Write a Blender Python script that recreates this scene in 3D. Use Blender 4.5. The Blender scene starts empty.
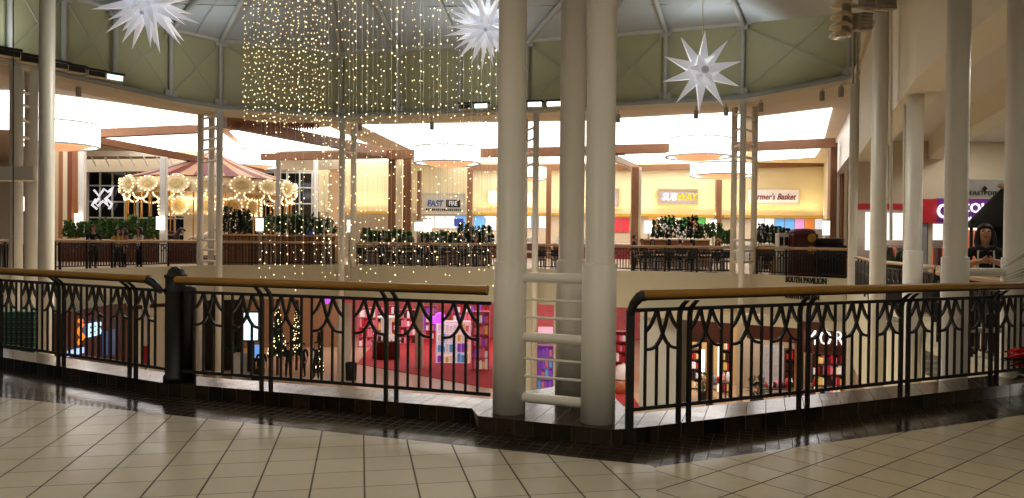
import bpy, bmesh, math, random
from mathutils import Vector, Matrix
random.seed(7)
scene = bpy.context.scene
COL = scene.collection
scene.view_settings.view_transform = 'Standard'
scene.view_settings.look = 'None'
scene.view_settings.gamma = 1
scene.view_settings.exposure = 0
scene.view_settings.use_curve_mapping = False
PI = math.pi

# ------------------------------------------------------------------ camera
F, PITCH, ROLL, HC = 775.45, 0.01113, 0.01021, 1.56369
_r = Vector((1, 0, 0)); _u = Vector((0, math.sin(PITCH), math.cos(PITCH))); CW = Vector((0, math.cos(PITCH), -math.sin(PITCH)))
CR = math.cos(ROLL) * _r + math.sin(ROLL) * _u
CU = -math.sin(ROLL) * _r + math.cos(ROLL) * _u
cam_data = bpy.data.cameras.new('camera'); cam = bpy.data.objects.new('camera', cam_data); COL.objects.link(cam)
cam_data.sensor_width = 36; cam_data.lens = F / 1024 * 36; cam_data.clip_end = 300
cam.matrix_world = Matrix(((CR.x, CU.x, -CW.x, 0), (CR.y, CU.y, -CW.y, 0), (CR.z, CU.z, -CW.z, HC), (0, 0, 0, 1)))
scene.camera = cam

def at(px, py, Y):
    """place seen at a photo point, at distance Y along the hall"""
    d = CW + (px - 512) / F * CR - (py - 249) / F * CU
    return Vector((0, 0, HC)) + d * (Y / d.y)

def atz(px, py, z):
    d = CW + (px - 512) / F * CR - (py - 249) / F * CU
    return Vector((0, 0, HC)) + d * ((z - HC) / d.z)

# ------------------------------------------------------------------ materials
def lin(c):
    c = c / 255
    return c / 12.92 if c <= .04045 else ((c + .055) / 1.055) ** 2.4
def rgb(*c):
    return tuple(lin(x) for x in c) + (1,)
MATS = {}
def mat(name, c, rough=.6, metal=0, emit=0, noise=.12, scale=6, ec=None, trans=0, bump=0):
    if name in MATS: return MATS[name]
    m = bpy.data.materials.new(name); m.use_nodes = True; MATS[name] = m
    nt = m.node_tree; b = nt.nodes['Principled BSDF']
    col = rgb(*c)
    tc = nt.nodes.new('ShaderNodeTexCoord'); n = nt.nodes.new('ShaderNodeTexNoise'); n.inputs['Scale'].default_value = scale; n.inputs['Detail'].default_value = 3
    nt.links.new(tc.outputs['Object'], n.inputs['Vector'])
    mx = nt.nodes.new('ShaderNodeMix'); mx.data_type = 'RGBA'
    mx.inputs['A'].default_value = tuple(v * (1 - noise) for v in col[:3]) + (1,)
    mx.inputs['B'].default_value = tuple(min(1, v * (1 + noise)) for v in col[:3]) + (1,)
    nt.links.new(n.outputs['Fac'], mx.inputs['Factor'])
    nt.links.new(mx.outputs['Result'], b.inputs['Base Color'])
    b.inputs['Roughness'].default_value = rough; b.inputs['Metallic'].default_value = metal
    if emit:
        b.inputs['Emission Color'].default_value = rgb(*(ec or c)); b.inputs['Emission Strength'].default_value = emit
    if trans: b.inputs['Transmission Weight'].default_value = trans
    if bump:
        bp = nt.nodes.new('ShaderNodeBump'); bp.inputs['Strength'].default_value = bump; bp.inputs['Distance'].default_value = .02
        nt.links.new(n.outputs['Fac'], bp.inputs['Height']); nt.links.new(bp.outputs['Normal'], b.inputs['Normal'])
    return m

def nodes_math(nt, op, a, b=None, c=None):
    n = nt.nodes.new('ShaderNodeMath'); n.operation = op
    for i, v in enumerate((a, b, c)):
        if v is None: continue
        if isinstance(v, (int, float)): n.inputs[i].default_value = v
        else: nt.links.new(v, n.inputs[i])
    return n.outputs[0]

def tile_mat(name, c, grout, ang, ox, oy, T, wu, wv, rough, T2=None, var=.08, spec=.5, bump=0.0):
    """square tiles: ang = direction of the u axis, (ox, oy) a grid corner; wu / wv half width of the joints"""
    m = bpy.data.materials.new(name); m.use_nodes = True; nt = m.node_tree; b = nt.nodes['Principled BSDF']
    g = nt.nodes.new('ShaderNodeNewGeometry'); sx = nt.nodes.new('ShaderNodeSeparateXYZ'); nt.links.new(g.outputs['Position'], sx.inputs[0])
    X = nodes_math(nt, 'SUBTRACT', sx.outputs[0], ox); Y = nodes_math(nt, 'SUBTRACT', sx.outputs[1], oy)
    ca, sa = math.cos(ang), math.sin(ang)
    u = nodes_math(nt, 'ADD', nodes_math(nt, 'MULTIPLY', X, ca / T), nodes_math(nt, 'MULTIPLY', Y, sa / T))
    v = nodes_math(nt, 'ADD', nodes_math(nt, 'MULTIPLY', X, -sa / (T2 or T)), nodes_math(nt, 'MULTIPLY', Y, ca / (T2 or T)))
    def joint(t, w):
        d = nodes_math(nt, 'ABSOLUTE', nodes_math(nt, 'SUBTRACT', nodes_math(nt, 'FRACT', nodes_math(nt, 'ADD', t, .5)), .5))
        return nodes_math(nt, 'LESS_THAN', d, w)
    j = nodes_math(nt, 'MAXIMUM', joint(u, wu / T), joint(v, wv / (T2 or T)))
    wn = nt.nodes.new('ShaderNodeTexWhiteNoise'); wn.noise_dimensions = '2D'; cb = nt.nodes.new('ShaderNodeCombineXYZ')
    nt.links.new(nodes_math(nt, 'FLOOR', u), cb.inputs[0]); nt.links.new(nodes_math(nt, 'FLOOR', v), cb.inputs[1]); nt.links.new(cb.outputs[0], wn.inputs['Vector'])
    col = rgb(*c)
    nz = nt.nodes.new('ShaderNodeTexNoise'); nz.inputs['Scale'].default_value = 9; nz.inputs['Detail'].default_value = 4
    nt.links.new(g.outputs['Position'], nz.inputs['Vector'])
    f = nodes_math(nt, 'ADD', nodes_math(nt, 'MULTIPLY', wn.outputs['Value'], .6), nodes_math(nt, 'MULTIPLY', nz.outputs['Fac'], .4))
    mx = nt.nodes.new('ShaderNodeMix'); mx.data_type = 'RGBA'
    mx.inputs['A'].default_value = tuple(q * (1 - var) for q in col[:3]) + (1,); mx.inputs['B'].default_value = tuple(q * (1 + var) for q in col[:3]) + (1,)
    nt.links.new(f, mx.inputs['Factor'])
    m2 = nt.nodes.new('ShaderNodeMix'); m2.data_type = 'RGBA'; nt.links.new(j, m2.inputs['Factor']); nt.links.new(mx.outputs['Result'], m2.inputs['A']); m2.inputs['B'].default_value = rgb(*grout)
    nt.links.new(m2.outputs['Result'], b.inputs['Base Color'])
    r = nodes_math(nt, 'MULTIPLY_ADD', j, .4, nodes_math(nt, 'MULTIPLY_ADD', nz.outputs['Fac'], .08, rough - .04)); nt.links.new(r, b.inputs['Roughness'])
    b.inputs['Specular IOR Level'].default_value = spec
    # each tile lies very slightly out of level, so reflections break from tile to tile
    nrm = nt.nodes.new('ShaderNodeVectorMath'); nrm.operation = 'MULTIPLY_ADD'
    nt.links.new(wn.outputs['Color'], nrm.inputs[0]); nrm.inputs[1].default_value = (.016, .016, 0); nrm.inputs[2].default_value = (-.008, -.008, 1)
    nn = nt.nodes.new('ShaderNodeVectorMath'); nn.operation = 'NORMALIZE'; nt.links.new(nrm.outputs[0], nn.inputs[0])
    if bump: nt.links.new(nn.outputs[0], b.inputs['Normal'])
    return m

def stripe_mat(name, cols, width, axis=0, rough=.6, emit=0):
    """bands of flat colour along one object axis"""
    m = bpy.data.materials.new(name); m.use_nodes = True; MATS[name] = m; nt = m.node_tree; b = nt.nodes['Principled BSDF']
    tc = nt.nodes.new('ShaderNodeTexCoord'); sx = nt.nodes.new('ShaderNodeSeparateXYZ'); nt.links.new(tc.outputs['Object'], sx.inputs[0])
    v = nodes_math(nt, 'FRACT', nodes_math(nt, 'DIVIDE', sx.outputs[axis], width))
    cr = nt.nodes.new('ShaderNodeValToRGB'); cr.color_ramp.interpolation = 'CONSTANT'
    e = cr.color_ramp.elements
    while len(e) < len(cols): e.new(.5)
    for i, c in enumerate(cols): e[i].position = i / len(cols); e[i].color = rgb(*c)
    nt.links.new(v, cr.inputs[0]); nt.links.new(cr.outputs[0], b.inputs['Base Color']); b.inputs['Roughness'].default_value = rough
    if emit: nt.links.new(cr.outputs[0], b.inputs['Emission Color']); b.inputs['Emission Strength'].default_value = emit
    return m

CREAM = mat('cream_column_paint', (232, 227, 214), .38, noise=.04)
WHITE = mat('white_paint', (226, 222, 212), .5, noise=.04)
IRON = mat('black_wrought_iron', (18, 15, 13), .42, noise=.3, scale=20)
BRASSWOOD = mat('varnished_golden_oak', (158, 114, 40), .28, noise=.25, scale=9)
DARKWOOD = mat('dark_oak', (86, 46, 26), .4, noise=.3)
BROWN = mat('red_brown_wood', (128, 86, 54), .45, noise=.18, scale=4)
OLIVE = mat('olive_drum_panel', (150, 150, 116), .7, noise=.05, scale=1.5)
STEEL = mat('grey_painted_steel', (150, 152, 146), .5, noise=.08)
DOMEGREY = mat('grey_metal_roof_sheet', (148, 156, 158), .55, noise=.06, scale=2)
FASCIA = mat('beige_fascia_paint', (204, 196, 168), .65, noise=.05, scale=1)
PLASTER = mat('cream_plaster', (236, 221, 178), .7, noise=.05, scale=1)
BEIGE = mat('beige_plaster', (206, 192, 166), .7, noise=.05, scale=1)
BLACK = mat('black_matt', (14, 13, 13), .6)
GLASS_DARK = mat('dark_window_glass', (14, 16, 17), .08, noise=.2)
CHROME = mat('brushed_steel', (180, 180, 178), .3, metal=1)
BULB = mat('warm_fairy_bulb', (255, 232, 180), .4, emit=2.4, noise=0, ec=(255, 226, 165))
WIRE = mat('thin_clear_wire', (150, 150, 140), .5)
LAMP = mat('white_lamp_shade', (255, 248, 232), .5, emit=2.2, noise=0)
GREEN = mat('green_leaf', (70, 104, 46), .5, noise=.45, scale=3)
DGREEN = mat('dark_green_leaf', (38, 60, 30), .5, noise=.45, scale=3)
SKIN = mat('skin', (196, 146, 116), .5, noise=.08)
HAIRD = mat('dark_brown_hair', (30, 20, 16), .5, noise=.3)

# ------------------------------------------------------------------ mesh building
class MB:
    def __init__(s): s.v = []; s.f = []; s.m = []; s.mi = 0; s.sm = []; s.smooth = False
    def add(s, vs, fs, smooth=None):
        o = len(s.v); s.v += [Vector(v) for v in vs]
        for f in fs: s.f.append(tuple(o + i for i in f)); s.m.append(s.mi); s.sm.append(s.smooth if smooth is None else smooth)
    def box(s, c, d, rz=0, M=None):
        c = Vector(c); x, y, z = d[0] / 2, d[1] / 2, d[2] / 2
        R = M or Matrix.Rotation(rz, 3, 'Z')
        vs = [c + R @ Vector((sx * x, sy * y, sz * z)) for sz in (-1, 1) for sx, sy in ((-1, -1), (1, -1), (1, 1), (-1, 1))]
        s.add(vs, [(3, 2, 1, 0), (4, 5, 6, 7), (0, 1, 5, 4), (1, 2, 6, 5), (2, 3, 7, 6), (3, 0, 4, 7)], False)
    def bbox(s, c, d, rz=0, b=.01):
        """box with chamfered edges"""
        bm = bmesh.new(); bmesh.ops.create_cube(bm, size=1)
        for v in bm.verts: v.co = Vector((v.co.x * d[0], v.co.y * d[1], v.co.z * d[2]))
        bmesh.ops.bevel(bm, geom=list(bm.edges), offset=b, segments=2, affect='EDGES', profile=.5)
        R = Matrix.Rotation(rz, 3, 'Z'); c = Vector(c)
        bm.verts.index_update()
        s.add([c + R @ v.co for v in bm.verts], [tuple(v.index for v in f.verts) for f in bm.faces], False); bm.free()
    def bar(s, a, b, w, h, up=(0, 0, 1)):
        """rectangular bar from a to b"""
        a, b = Vector(a), Vector(b); t = (b - a).normalized(); up = Vector(up)
        if abs(t.dot(up)) > .98: up = Vector((0, 1, 0))
        x = t.cross(up).normalized(); y = x.cross(t)
        R = Matrix((x, t, y)).transposed()
        s.box((a + b) / 2, (w, (b - a).length, h), M=R)
    def tube(s, pts, r, n=8, cap=True, smooth=True):
        """round tube through points, r a number or one per point"""
        pts = [Vector(p) for p in pts]; k = len(pts); rs = r if isinstance(r, (list, tuple)) else [r] * k
        vs = []; ref = None
        for i in range(k):
            t = (pts[min(i + 1, k - 1)] - pts[max(i - 1, 0)])
            if t.length < 1e-9: t = Vector((0, 0, 1))
            t.normalize()
            if ref is None: ref = Vector((0, 0, 1)) if abs(t.z) < .9 else Vector((0, 1, 0))
            x = ref.cross(t).normalized(); y = t.cross(x); ref = y if abs(t.dot(y)) < .9 else ref
            vs += [pts[i] + rs[i] * (math.cos(a) * x + math.sin(a) * y) for a in [2 * PI * j / n for j in range(n)]]
        fs = [(i * n + j, i * n + (j + 1) % n, (i + 1) * n + (j + 1) % n, (i + 1) * n + j) for i in range(k - 1) for j in range(n)]
        s.add(vs, fs, smooth)
        if cap: s.add([vs[j] for j in range(n)], [tuple(reversed(range(n)))], False); s.add([vs[(k - 1) * n + j] for j in range(n)], [tuple(range(n))], False)
    def lathe(s, c, prof, n=24, smooth=True, a0=0, a1=2 * PI):
        """profile of (radius, z) pairs turned about the vertical through c"""
        c = Vector(c); full = abs(a1 - a0 - 2 * PI) < 1e-6; cnt = n if full else n + 1
        vs = [c + Vector((r * math.cos(a0 + (a1 - a0) * j / n), r * math.sin(a0 + (a1 - a0) * j / n), z)) for r, z in prof for j in range(cnt)]
        fs = []
        for i in range(len(prof) - 1):
            for j in range(n):
                k = (j + 1) % cnt
                fs.append((i * cnt + j, i * cnt + k, (i + 1) * cnt + k, (i + 1) * cnt + j))
        s.add(vs, fs, smooth)
    def sphere(s, c, r, n=8, sc=(1, 1, 1)):
        prof = [(max(1e-4, math.sin(PI * i / n)), -math.cos(PI * i / n)) for i in range(n + 1)]
        c = Vector(c); m = 2 * n if n > 4 else n + 2
        vs = [c + Vector((r * sc[0] * p * math.cos(2 * PI * j / m), r * sc[1] * p * math.sin(2 * PI * j / m), r * sc[2] * z)) for p, z in prof for j in range(m)]
        s.add(vs, [(i * m + j, i * m + (j + 1) % m, (i + 1) * m + (j + 1) % m, (i + 1) * m + j) for i in range(n) for j in range(m)], True)
    def octa(s, c, r):
        c = Vector(c)
        s.add([c + Vector(d) * r for d in ((1, 0, 0), (-1, 0, 0), (0, 1, 0), (0, -1, 0), (0, 0, 1.2), (0, 0, -1.2))],
              [(0, 2, 4), (2, 1, 4), (1, 3, 4), (3, 0, 4), (2, 0, 5), (1, 2, 5), (3, 1, 5), (0, 3, 5)], True)
    def prism(s, poly, z0, z1):
        """vertical prism over a plan polygon"""
        n = len(poly); vs = [Vector((p[0], p[1], z0)) for p in poly] + [Vector((p[0], p[1], z1)) for p in poly]
        s.add(vs, [tuple(reversed(range(n))), tuple(range(n, 2 * n))] + [(i, (i + 1) % n, n + (i + 1) % n, n + i) for i in range(n)], False)
    def slab(s, poly3, thick):
        """polygon in space with thickness along its normal"""
        P = [Vector(p) for p in poly3]; nrm = (P[1] - P[0]).cross(P[-1] - P[0]).normalized() * thick; n = len(P)
        vs = P + [p + nrm for p in P]
        s.add(vs, [tuple(reversed(range(n))), tuple(range(n, 2 * n))] + [(i, (i + 1) % n, n + (i + 1) % n, n + i) for i in range(n)], False)
    def quad(s, *vs): s.add(vs, [tuple(range(len(vs)))], False)
    def build(s, name, mats, parent=None, loc=None, fix=True):
        mats = mats if isinstance(mats, (list, tuple)) else [mats]
        o0 = Vector(loc) if loc is not None else Vector((0, 0, 0))
        base = parent['_w'] if parent is not None and '_w' in parent else (0, 0, 0)
        if parent is not None and loc is None: o0 = Vector(base)
        me = bpy.data.meshes.new(name); me.from_pydata([v - o0 for v in s.v], [], s.f)
        for m in mats: me.materials.append(m)
        me.polygons.foreach_set('material_index', s.m); me.polygons.foreach_set('use_smooth', s.sm)
        if fix:
            bm = bmesh.new(); bm.from_mesh(me); bmesh.ops.recalc_face_normals(bm, faces=bm.faces); bm.to_mesh(me); bm.free()
        me.update()
        ob = bpy.data.objects.new(name, me); COL.objects.link(ob)
        ob['_w'] = tuple(o0)
        if parent is not None:
            ob.parent = parent; ob.location = o0 - Vector(base)
        else: ob.location = o0
        return ob

def tag(o, label=None, cat=None, group=None, kind=None):
    if label: o['label'] = label
    if cat: o['category'] = cat
    if group: o['group'] = group
    if kind: o['kind'] = kind
    return o
def thing(name, label, cat, loc, group=None):
    o = bpy.data.objects.new(name, None); COL.objects.link(o); o.location = loc; o['_w'] = tuple(loc); o.empty_display_size = .1
    return tag(o, label, cat, group)
def struct(name, mb, m, label=None, cat=None, loc=None):
    o = mb.build(name, m, None, loc); return tag(o, label or None, cat, None, 'structure')
def kids(o): return [c for c in bpy.data.objects if c.parent == o]
def dup(root, loc, rz=0, label=None, group=None, tree=None):
    tree = tree or {}
    def cp(o, par):
        c = o.copy(); COL.objects.link(c)
        if par is not None: c.parent = par
        for k in tree.get(o.name, ()): cp(k, c)
        return c
    r = cp(root, None); r.location = loc; r.rotation_euler = (0, 0, rz)
    if label: r['label'] = label
    if group: r['group'] = group
    return r
def tree_of(root):
    t = {}
    for o in bpy.data.objects:
        if o.parent is not None: t.setdefault(o.parent.name, []).append(o)
    return t
def text(body, size, m, loc, rz, parent=None, name='lettering', ext=.01, shear=0, align='CENTER', sx=1, bold=0, tilt=PI / 2, sp=1):
    c = bpy.data.curves.new(name, 'FONT'); c.body = body; c.size = size; c.extrude = ext; c.align_x = align; c.align_y = 'CENTER'; c.shear = shear; c.offset = bold; c.space_character = sp; c.resolution_u = 2
    t = bpy.data.objects.new(name, c); COL.objects.link(t)
    bpy.context.view_layer.update()
    me = bpy.data.meshes.new_from_object(t.evaluated_get(bpy.context.evaluated_depsgraph_get()))
    bpy.data.objects.remove(t)
    me.transform(Matrix.Scale(sx, 4, (1, 0, 0)))
    me.materials.clear(); me.materials.append(m)
    o = bpy.data.objects.new(name, me); COL.objects.link(o)
    if parent is not None:
        o.parent = parent; o.location = Vector(loc) - Vector(parent['_w'])
    else: o.location = loc
    o.rotation_euler = (tilt, 0, rz)
    return o
# ================================================================== near gallery: floor, kerb, railings
GROUT = (52, 42, 34)
TILE_L = tile_mat('cream_floor_tile', (200, 192, 172), GROUT, .19318, -2.1483, 4.3028, .33, .006, .0036, .2, bump=1)
TILE_R = tile_mat('cream_floor_tile_turned', (194, 182, 154), GROUT, math.radians(40.4), 0, 0, .33, .0045, .0058, .2, bump=1)
def _anchor():
    a = math.radians(40.4); d = Vector((math.cos(a), math.sin(a))); n = Vector((-d.y, d.x))
    return d * Vector((2.191, 5.918)).dot(d) + n * Vector((1.701, 5.089)).dot(n)
_p = _anchor()
bpy.data.materials.remove(TILE_R)
TILE_R = tile_mat('cream_floor_tile_turned', (194, 182, 154), GROUT, math.radians(40.4), _p.x, _p.y, .33, .0045, .0058, .2, bump=1)
BAND = tile_mat('dark_border_tile', (44, 34, 27), (24, 18, 15), -.319, 0, 0, .1, .003, .003, .17, var=.25, bump=1)
KERBTILE = tile_mat('dark_kerb_tile', (46, 34, 25), (70, 56, 44), -.319, 0, 0, .16, .003, -1, .16, var=.08, bump=1)
CONC = mat('balcony_slab_paint', (176, 168, 144), .6, noise=.05, scale=1)

seam = [(1.0086, 5.3685), (.8964, 4.717), (-.9, -5.0)]
band_l = [(-11.0, 9.58), (-4.932, 7.475), (.968, 5.415)]
band_r = [(1.0086, 5.3685), (4.742, 7.142), (6.3, 7.88)]
corr = [(5.56, 8.6), (5.75, 10), (6.15, 11.5), (7.75, 14.3), (8.75, 19), (11.05, 25.3), (12.6, 30), (30, 30), (30, -5)]
m = MB(); m.prism([(-.9, -5), (-16, -5), (-16, 11)] + band_l + [(1.0086, 5.3685), (.8964, 4.717)], -.35, 0); struct('floor', m, TILE_L)
m = MB(); m.prism(seam[::-1] + band_r[1:] + corr, -.35, 0); struct('floor_turned', m, TILE_R)
kl = [(-10.5, 11.77), (-3.486, 7.672)]; km = [(-3.486, 7.672), (-.328, 6.623)]
plat = [(-.328, 6.623), (-.265, 6.342), (.775, 5.915)]
kr = [(.775, 5.89), (5.394, 8.133), (5.9, 8.38)]
m = MB(); m.prism(band_l + [(1.0086, 5.3685)] + band_r[1:] + [(6.3, 7.95), (5.9, 8.3), (5.5, 8.35), (.9, 6.1), (.5, 7.4), (.1, 7.3), (-.3, 6.75), (-3.45, 7.8), (-10.4, 11.9)], -.35, .0); struct('floor_border', m, BAND)
# raised kerb under the railing: left and middle run, platform below the columns, right run
m = MB()
m.prism([kl[0], kl[1], (-3.4, 8.06), (-10.3, 12.14)], -.9, .1221)
m.prism([km[0], km[1], (-.18, 7.03), (-3.4, 8.06)], -.9, .1221)
m.prism([plat[0], plat[1], plat[2], (1.05, 6.02), (.92, 7.65), (.5, 7.72), (.1, 7.36), (-.18, 7.03)], -.9, .1221)
m.prism([(1.05, 6.02), kr[1], (5.75, 8.3), (5.62, 8.72), (1.0145, 6.465)], -.9, .1221)
struct('trim_kerb', m, KERBTILE)
# slab edge of the balcony under the kerb
m = MB(); m.prism([(-10.3, 12.14), (-3.4, 8.06), (-.18, 7.03), (.1, 7.36), (.5, 7.72), (.92, 7.65), (.97, 6.45), (5.62, 8.72), (5.75, 8.3), (.6, 6.3), (-3.5, 7.7), (-10.5, 11.8)], -1.6, -.9); struct('wall_slab_edge', m, CONC)

OFFP, OFFR = .04, -.06
RUN = {'l': (-.52987, 4.89171), 'm': (-.31894, 6.18044), 'r': (.4539, 4.99808)}
def rp(run, s, off, z):
    a, d = RUN[run]; t = Vector((math.cos(a), math.sin(a))); n = Vector((-t.y, t.x))
    p = t * s + n * (d + off); return Vector((p.x, p.y, z))
KZ = .122
ZT, ZB = 1.025, .245
def railing(run, s0, s1, pairs, label, pans, start_post=None, rail0=None, rail1=None, capped=None):
    a, d = RUN[run]; n = Vector((-math.sin(a), math.cos(a), 0)); t = Vector((math.cos(a), math.sin(a), 0))
    root = thing('balcony_railing', label, 'railing', rp(run, (s0 + s1) / 2, OFFP, KZ))
    # handrail: rounded wood section on a thin iron flat
    h = MB(); r0 = s0 if rail0 is None else rail0; r1 = s1 if rail1 is None else rail1
    prof = [(.046 * math.cos(q), .036 * math.sin(q)) for q in [2 * PI * k / 14 for k in range(14)]]
    zc_ = 1.156 if run == 'r' else 1.148; A, B = rp(run, r0, OFFR, zc_), rp(run, r1, OFFR, zc_)
    vs = [P + n * x + Vector((0, 0, z)) for P in (A, B) for x, z in prof]; k = len(prof)
    h.add(vs, [(i, (i + 1) % k, k + (i + 1) % k, k + i) for i in range(k)], True)
    h.add(vs[:k], [tuple(range(k))]); h.add(vs[k:], [tuple(range(k))])
    h.build('handrail', BRASSWOOD, root)
    f = MB(); f.bar(rp(run, r0, OFFR, zc_ - .04), rp(run, r1, OFFR, zc_ - .04), .05, .012); f.build('rail_flat', IRON, root)
    def post(s):
        b = MB(); w = .03; pts = []
        for q in range(9):
            u = q / 8
            pts.append((OFFP + (OFFR - OFFP) * u * u, .93 + .17 * (u ** .7)))
        path = [(OFFP, KZ)] + pts
        vs = []
        for i, (o, z) in enumerate(path):
            for dx, dn in ((-w / 2, -.017), (w / 2, -.017), (w / 2, .017), (-w / 2, .017)):
                vs.append(rp(run, s + dx, o + dn, z))
        m_ = len(path); fs = [(i * 4 + j, i * 4 + (j + 1) % 4, i * 4 + 4 + (j + 1) % 4, i * 4 + 4 + j) for i in range(m_ - 1) for j in range(4)]
        b.add(vs, fs + [(3, 2, 1, 0), tuple(m_ * 4 - 4 + j for j in range(4))], False)
        b.build('post', IRON, root)
    for p in pairs: post(p - .052); post(p + .052)
    tb = MB(); tb.bar(rp(run, s0, OFFP, ZT), rp(run, s1, OFFP, ZT), .02, .03); tb.build('top_bar', IRON, root)
    bb = MB(); bb.bar(rp(run, s0, OFFP, ZB), rp(run, s1, OFFP, ZB), .02, .03); bb.build('bottom_bar', IRON, root)
    def bal(s, z1=ZT):
        b = MB(); b.bar(rp(run, s, OFFP, ZB), rp(run, s, OFFP, z1), .019, .019, up=t); b.build('baluster', IRON, root)
    def motif(x0, x1, x2, x3):
        """twin pointed arches, like an opening tulip, between the outer bars of a group of four"""
        def curve(b, sa, za, sb, zb, bow):
            pts = []
            for q in range(9):
                u = q / 8; s = sa + (sb - sa) * u; z = za + (zb - za) * (u - bow * math.sin(PI * u)); pts.append(rp(run, s, OFFP, z))
            for i in range(8): b.bar(pts[i], pts[i + 1] + (pts[i + 1] - pts[i]) * .05, .024, .022, up=n)
        b = MB()
        curve(b, x1, ZT, x0, ZT - .17, -.16); curve(b, x2, ZT, x3, ZT - .17, -.16)
        for xs, xe in ((x1, x3), (x2, x0)):         # crossing limbs: steep at the top, flaring out below
            pts = []
            for q in range(11):
                v = (q / 10) ** 1.5; pts.append(rp(run, xs + (xe - xs) * v, OFFP, ZT - .315 * (1 - (1 - v) ** 3.3)))
            for i in range(10): b.bar(pts[i], pts[i + 1] + (pts[i + 1] - pts[i]) * .05, .024, .022, up=n)
        b.build('arch_motif', IRON, root)
        bal(x1, ZT - .265); bal(x2, ZT - .265)
    for x, y, kind in pans:
        # kind: number of motifs; + plain gap first / last
        nm, g0, g1 = kind
        k = nm * 4 - 1 + g0 + g1; st = (y - x) / k; q = x + g0 * st
        for i in range(nm):
            motif(q, q + st, q + 2 * st, q + 3 * st)
            if i > 0 or g0: bal(q)
            if i < nm - 1 or g1: bal(q + 3 * st)
            q += 4 * st
    return root
# middle run: newel on the left, column on the right
PL = [-12.06, -10.73, -9.4 + .01, -8.72, -7.42]
rl = railing('l', -13.2, -6.9, [-12.68, -11.36, -10.04, -8.722, -7.42], 'left balcony railing, black iron with wooden handrail, ending at a stout round post',
             [(-12.628, -11.412, (3, 0, 0)), (-11.308, -10.092, (3, 0, 0)), (-9.988, -8.774, (3, 0, 0)), (-8.67, -7.472, (3, 0, 0)), (-7.368, -6.95, (1, 0, 1))], rail1=-7.02)
e = MB(); e.tube([rp('l', -7.04, OFFR, 1.135), rp('l', -6.96, OFFR + .01, 1.11), rp('l', -6.86, OFFR + .03, 1.02)], [.045, .045, .03], 10); e.build('rail_end', IRON, rl)
rm = railing('m', -5.45, -2.235, [-4.487, -3.176], 'middle balcony railing, black iron with a golden handrail, ending at the white columns',
             [(-5.43, -4.539, (2, 1, 0)), (-4.435, -3.228, (3, 0, 0)), (-3.124, -2.245, (2, 0, 1))], rail0=-5.44, rail1=-2.235)
rr = railing('r', 3.5, 8.8, [4.024, 5.35, 6.672, 8.046], 'right balcony railing, black iron with wooden handrail, starting beside the white columns',
             [(3.53, 3.972, (1, 1, 0)), (4.076, 5.298, (3, 0, 0)), (5.402, 6.62, (3, 0, 0)), (6.724, 7.994, (3, 0, 0)), (8.098, 8.8, (2, 0, 0))], rail0=3.53)
e = MB(); P0 = rp('r', 3.495, OFFP, KZ)
e.bar(rp('r', 3.495, OFFP, KZ), rp('r', 3.495, OFFP, 1.03), .062, .05, up=(0, 1, 0)); e.tube([rp('r', 3.495, OFFP, 1.0), rp('r', 3.497, OFFP - .04, 1.08), rp('r', 3.515, OFFR + .01, 1.135), rp('r', 3.55, OFFR, 1.145)], [.034, .036, .042, .047], 8)
e.build('end_post', IRON, rr)
# stout round newel between left and middle run
nw = Vector((-3.36, 7.76, KZ))
newel = thing('newel_post', 'stout round black post with a domed cap between left and middle railing', 'post', nw)
b = MB(); b.lathe(nw, [(.001, 0), (.118, 0), (.118, .05), (.1, .07), (.1, .86), (.112, .88), (.112, .92), (.1, .94), (.1, 1.03)], 24); b.build('shaft', IRON, newel)
b = MB(); b.lathe(nw, [(.1, 1.03), (.112, 1.035), (.112, 1.06), (.085, 1.075), (.075, 1.11), (.04, 1.14), (.001, 1.15)], 20); b.build('cap', IRON, newel)
b = MB(); b.lathe(nw + Vector((.165, -.05, 0)), [(.001, 0), (.06, 0), (.06, .92), (.045, .95), (.001, .96)], 16); b.build('side_post', IRON, newel)

# ------------------------------------------------------------------ white column clusters
def column(p, r, zb, zt, rb=None, zj=None):
    b = MB(); rb = rb or r * 1.19; x, y = p[0], p[1]
    pr = [(rb, zb), (rb, zj - .004), (rb - .006, zj), (r + .004, zj + .004), (r, zj + .01)] if zj else [(r, zb)]
    b.lathe((x, y, 0), [(.001, zb)] + pr + [(r, zt), (.001, zt)], 28)
    return b
def cluster(name, label, cols, zb, zt, r, rungs, zj=None, ground=None, group=None, rb=None, big=None):
    """columns tied by horizontal tubes; rungs: (i, j, z, radius)"""
    c0 = Vector((cols[0][0], cols[0][1], ground if ground is not None else zb))
    root = thing(name, label, 'columns', c0, group)
    for i, c in enumerate(cols):
        zb_i = c[2] if len(c) > 2 else zb
        column(c, r, zb_i, zt, rb, zj).build('column_shaft', CREAM, root)
    for i, j, z, rr_ in rungs:
        a, b_ = Vector((cols[i][0], cols[i][1], z)), Vector((cols[j][0], cols[j][1], z)); t = (b_ - a).normalized()
        mb = MB(); mb.tube([a + t * r * .8, b_ - t * r * .8], rr_, 14); mb.build('tie_tube', CREAM, root)
    return root
NC = [(-.012, 6.5), (.70, 6.19), (.55, 7.2)]
zr = lambda y, d=6.32: HC - (y - 244.5) * d / F
rg = [(0, 1, zr(y), .042) for y in (282, 342.8, 404.7)] + [(0, 1, zr(y), .011) for y in (304.5, 322.6, 364.8, 382.8)]
cluster('column_cluster', 'nearest cluster of three tall white columns tied by tubes at the railing corner', NC, KZ, 7.6, .117, rg, 1.385, rb=.138)
# right hand clusters along the corridor
EC = [(4.73, 8.55), (5.62, 8.95)]
cluster('column_cluster', 'pair of tall cream columns behind the right railing, framing the person in black', [(4.86, 8.5, -5), (5.52, 8.5, -5)], -5, 7.6, .118, [(0, 1, at(985, 272, 8.5).z, .045), (0, 1, at(985, 330, 8.5).z, .03)], 1.43, rb=.138)
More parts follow.
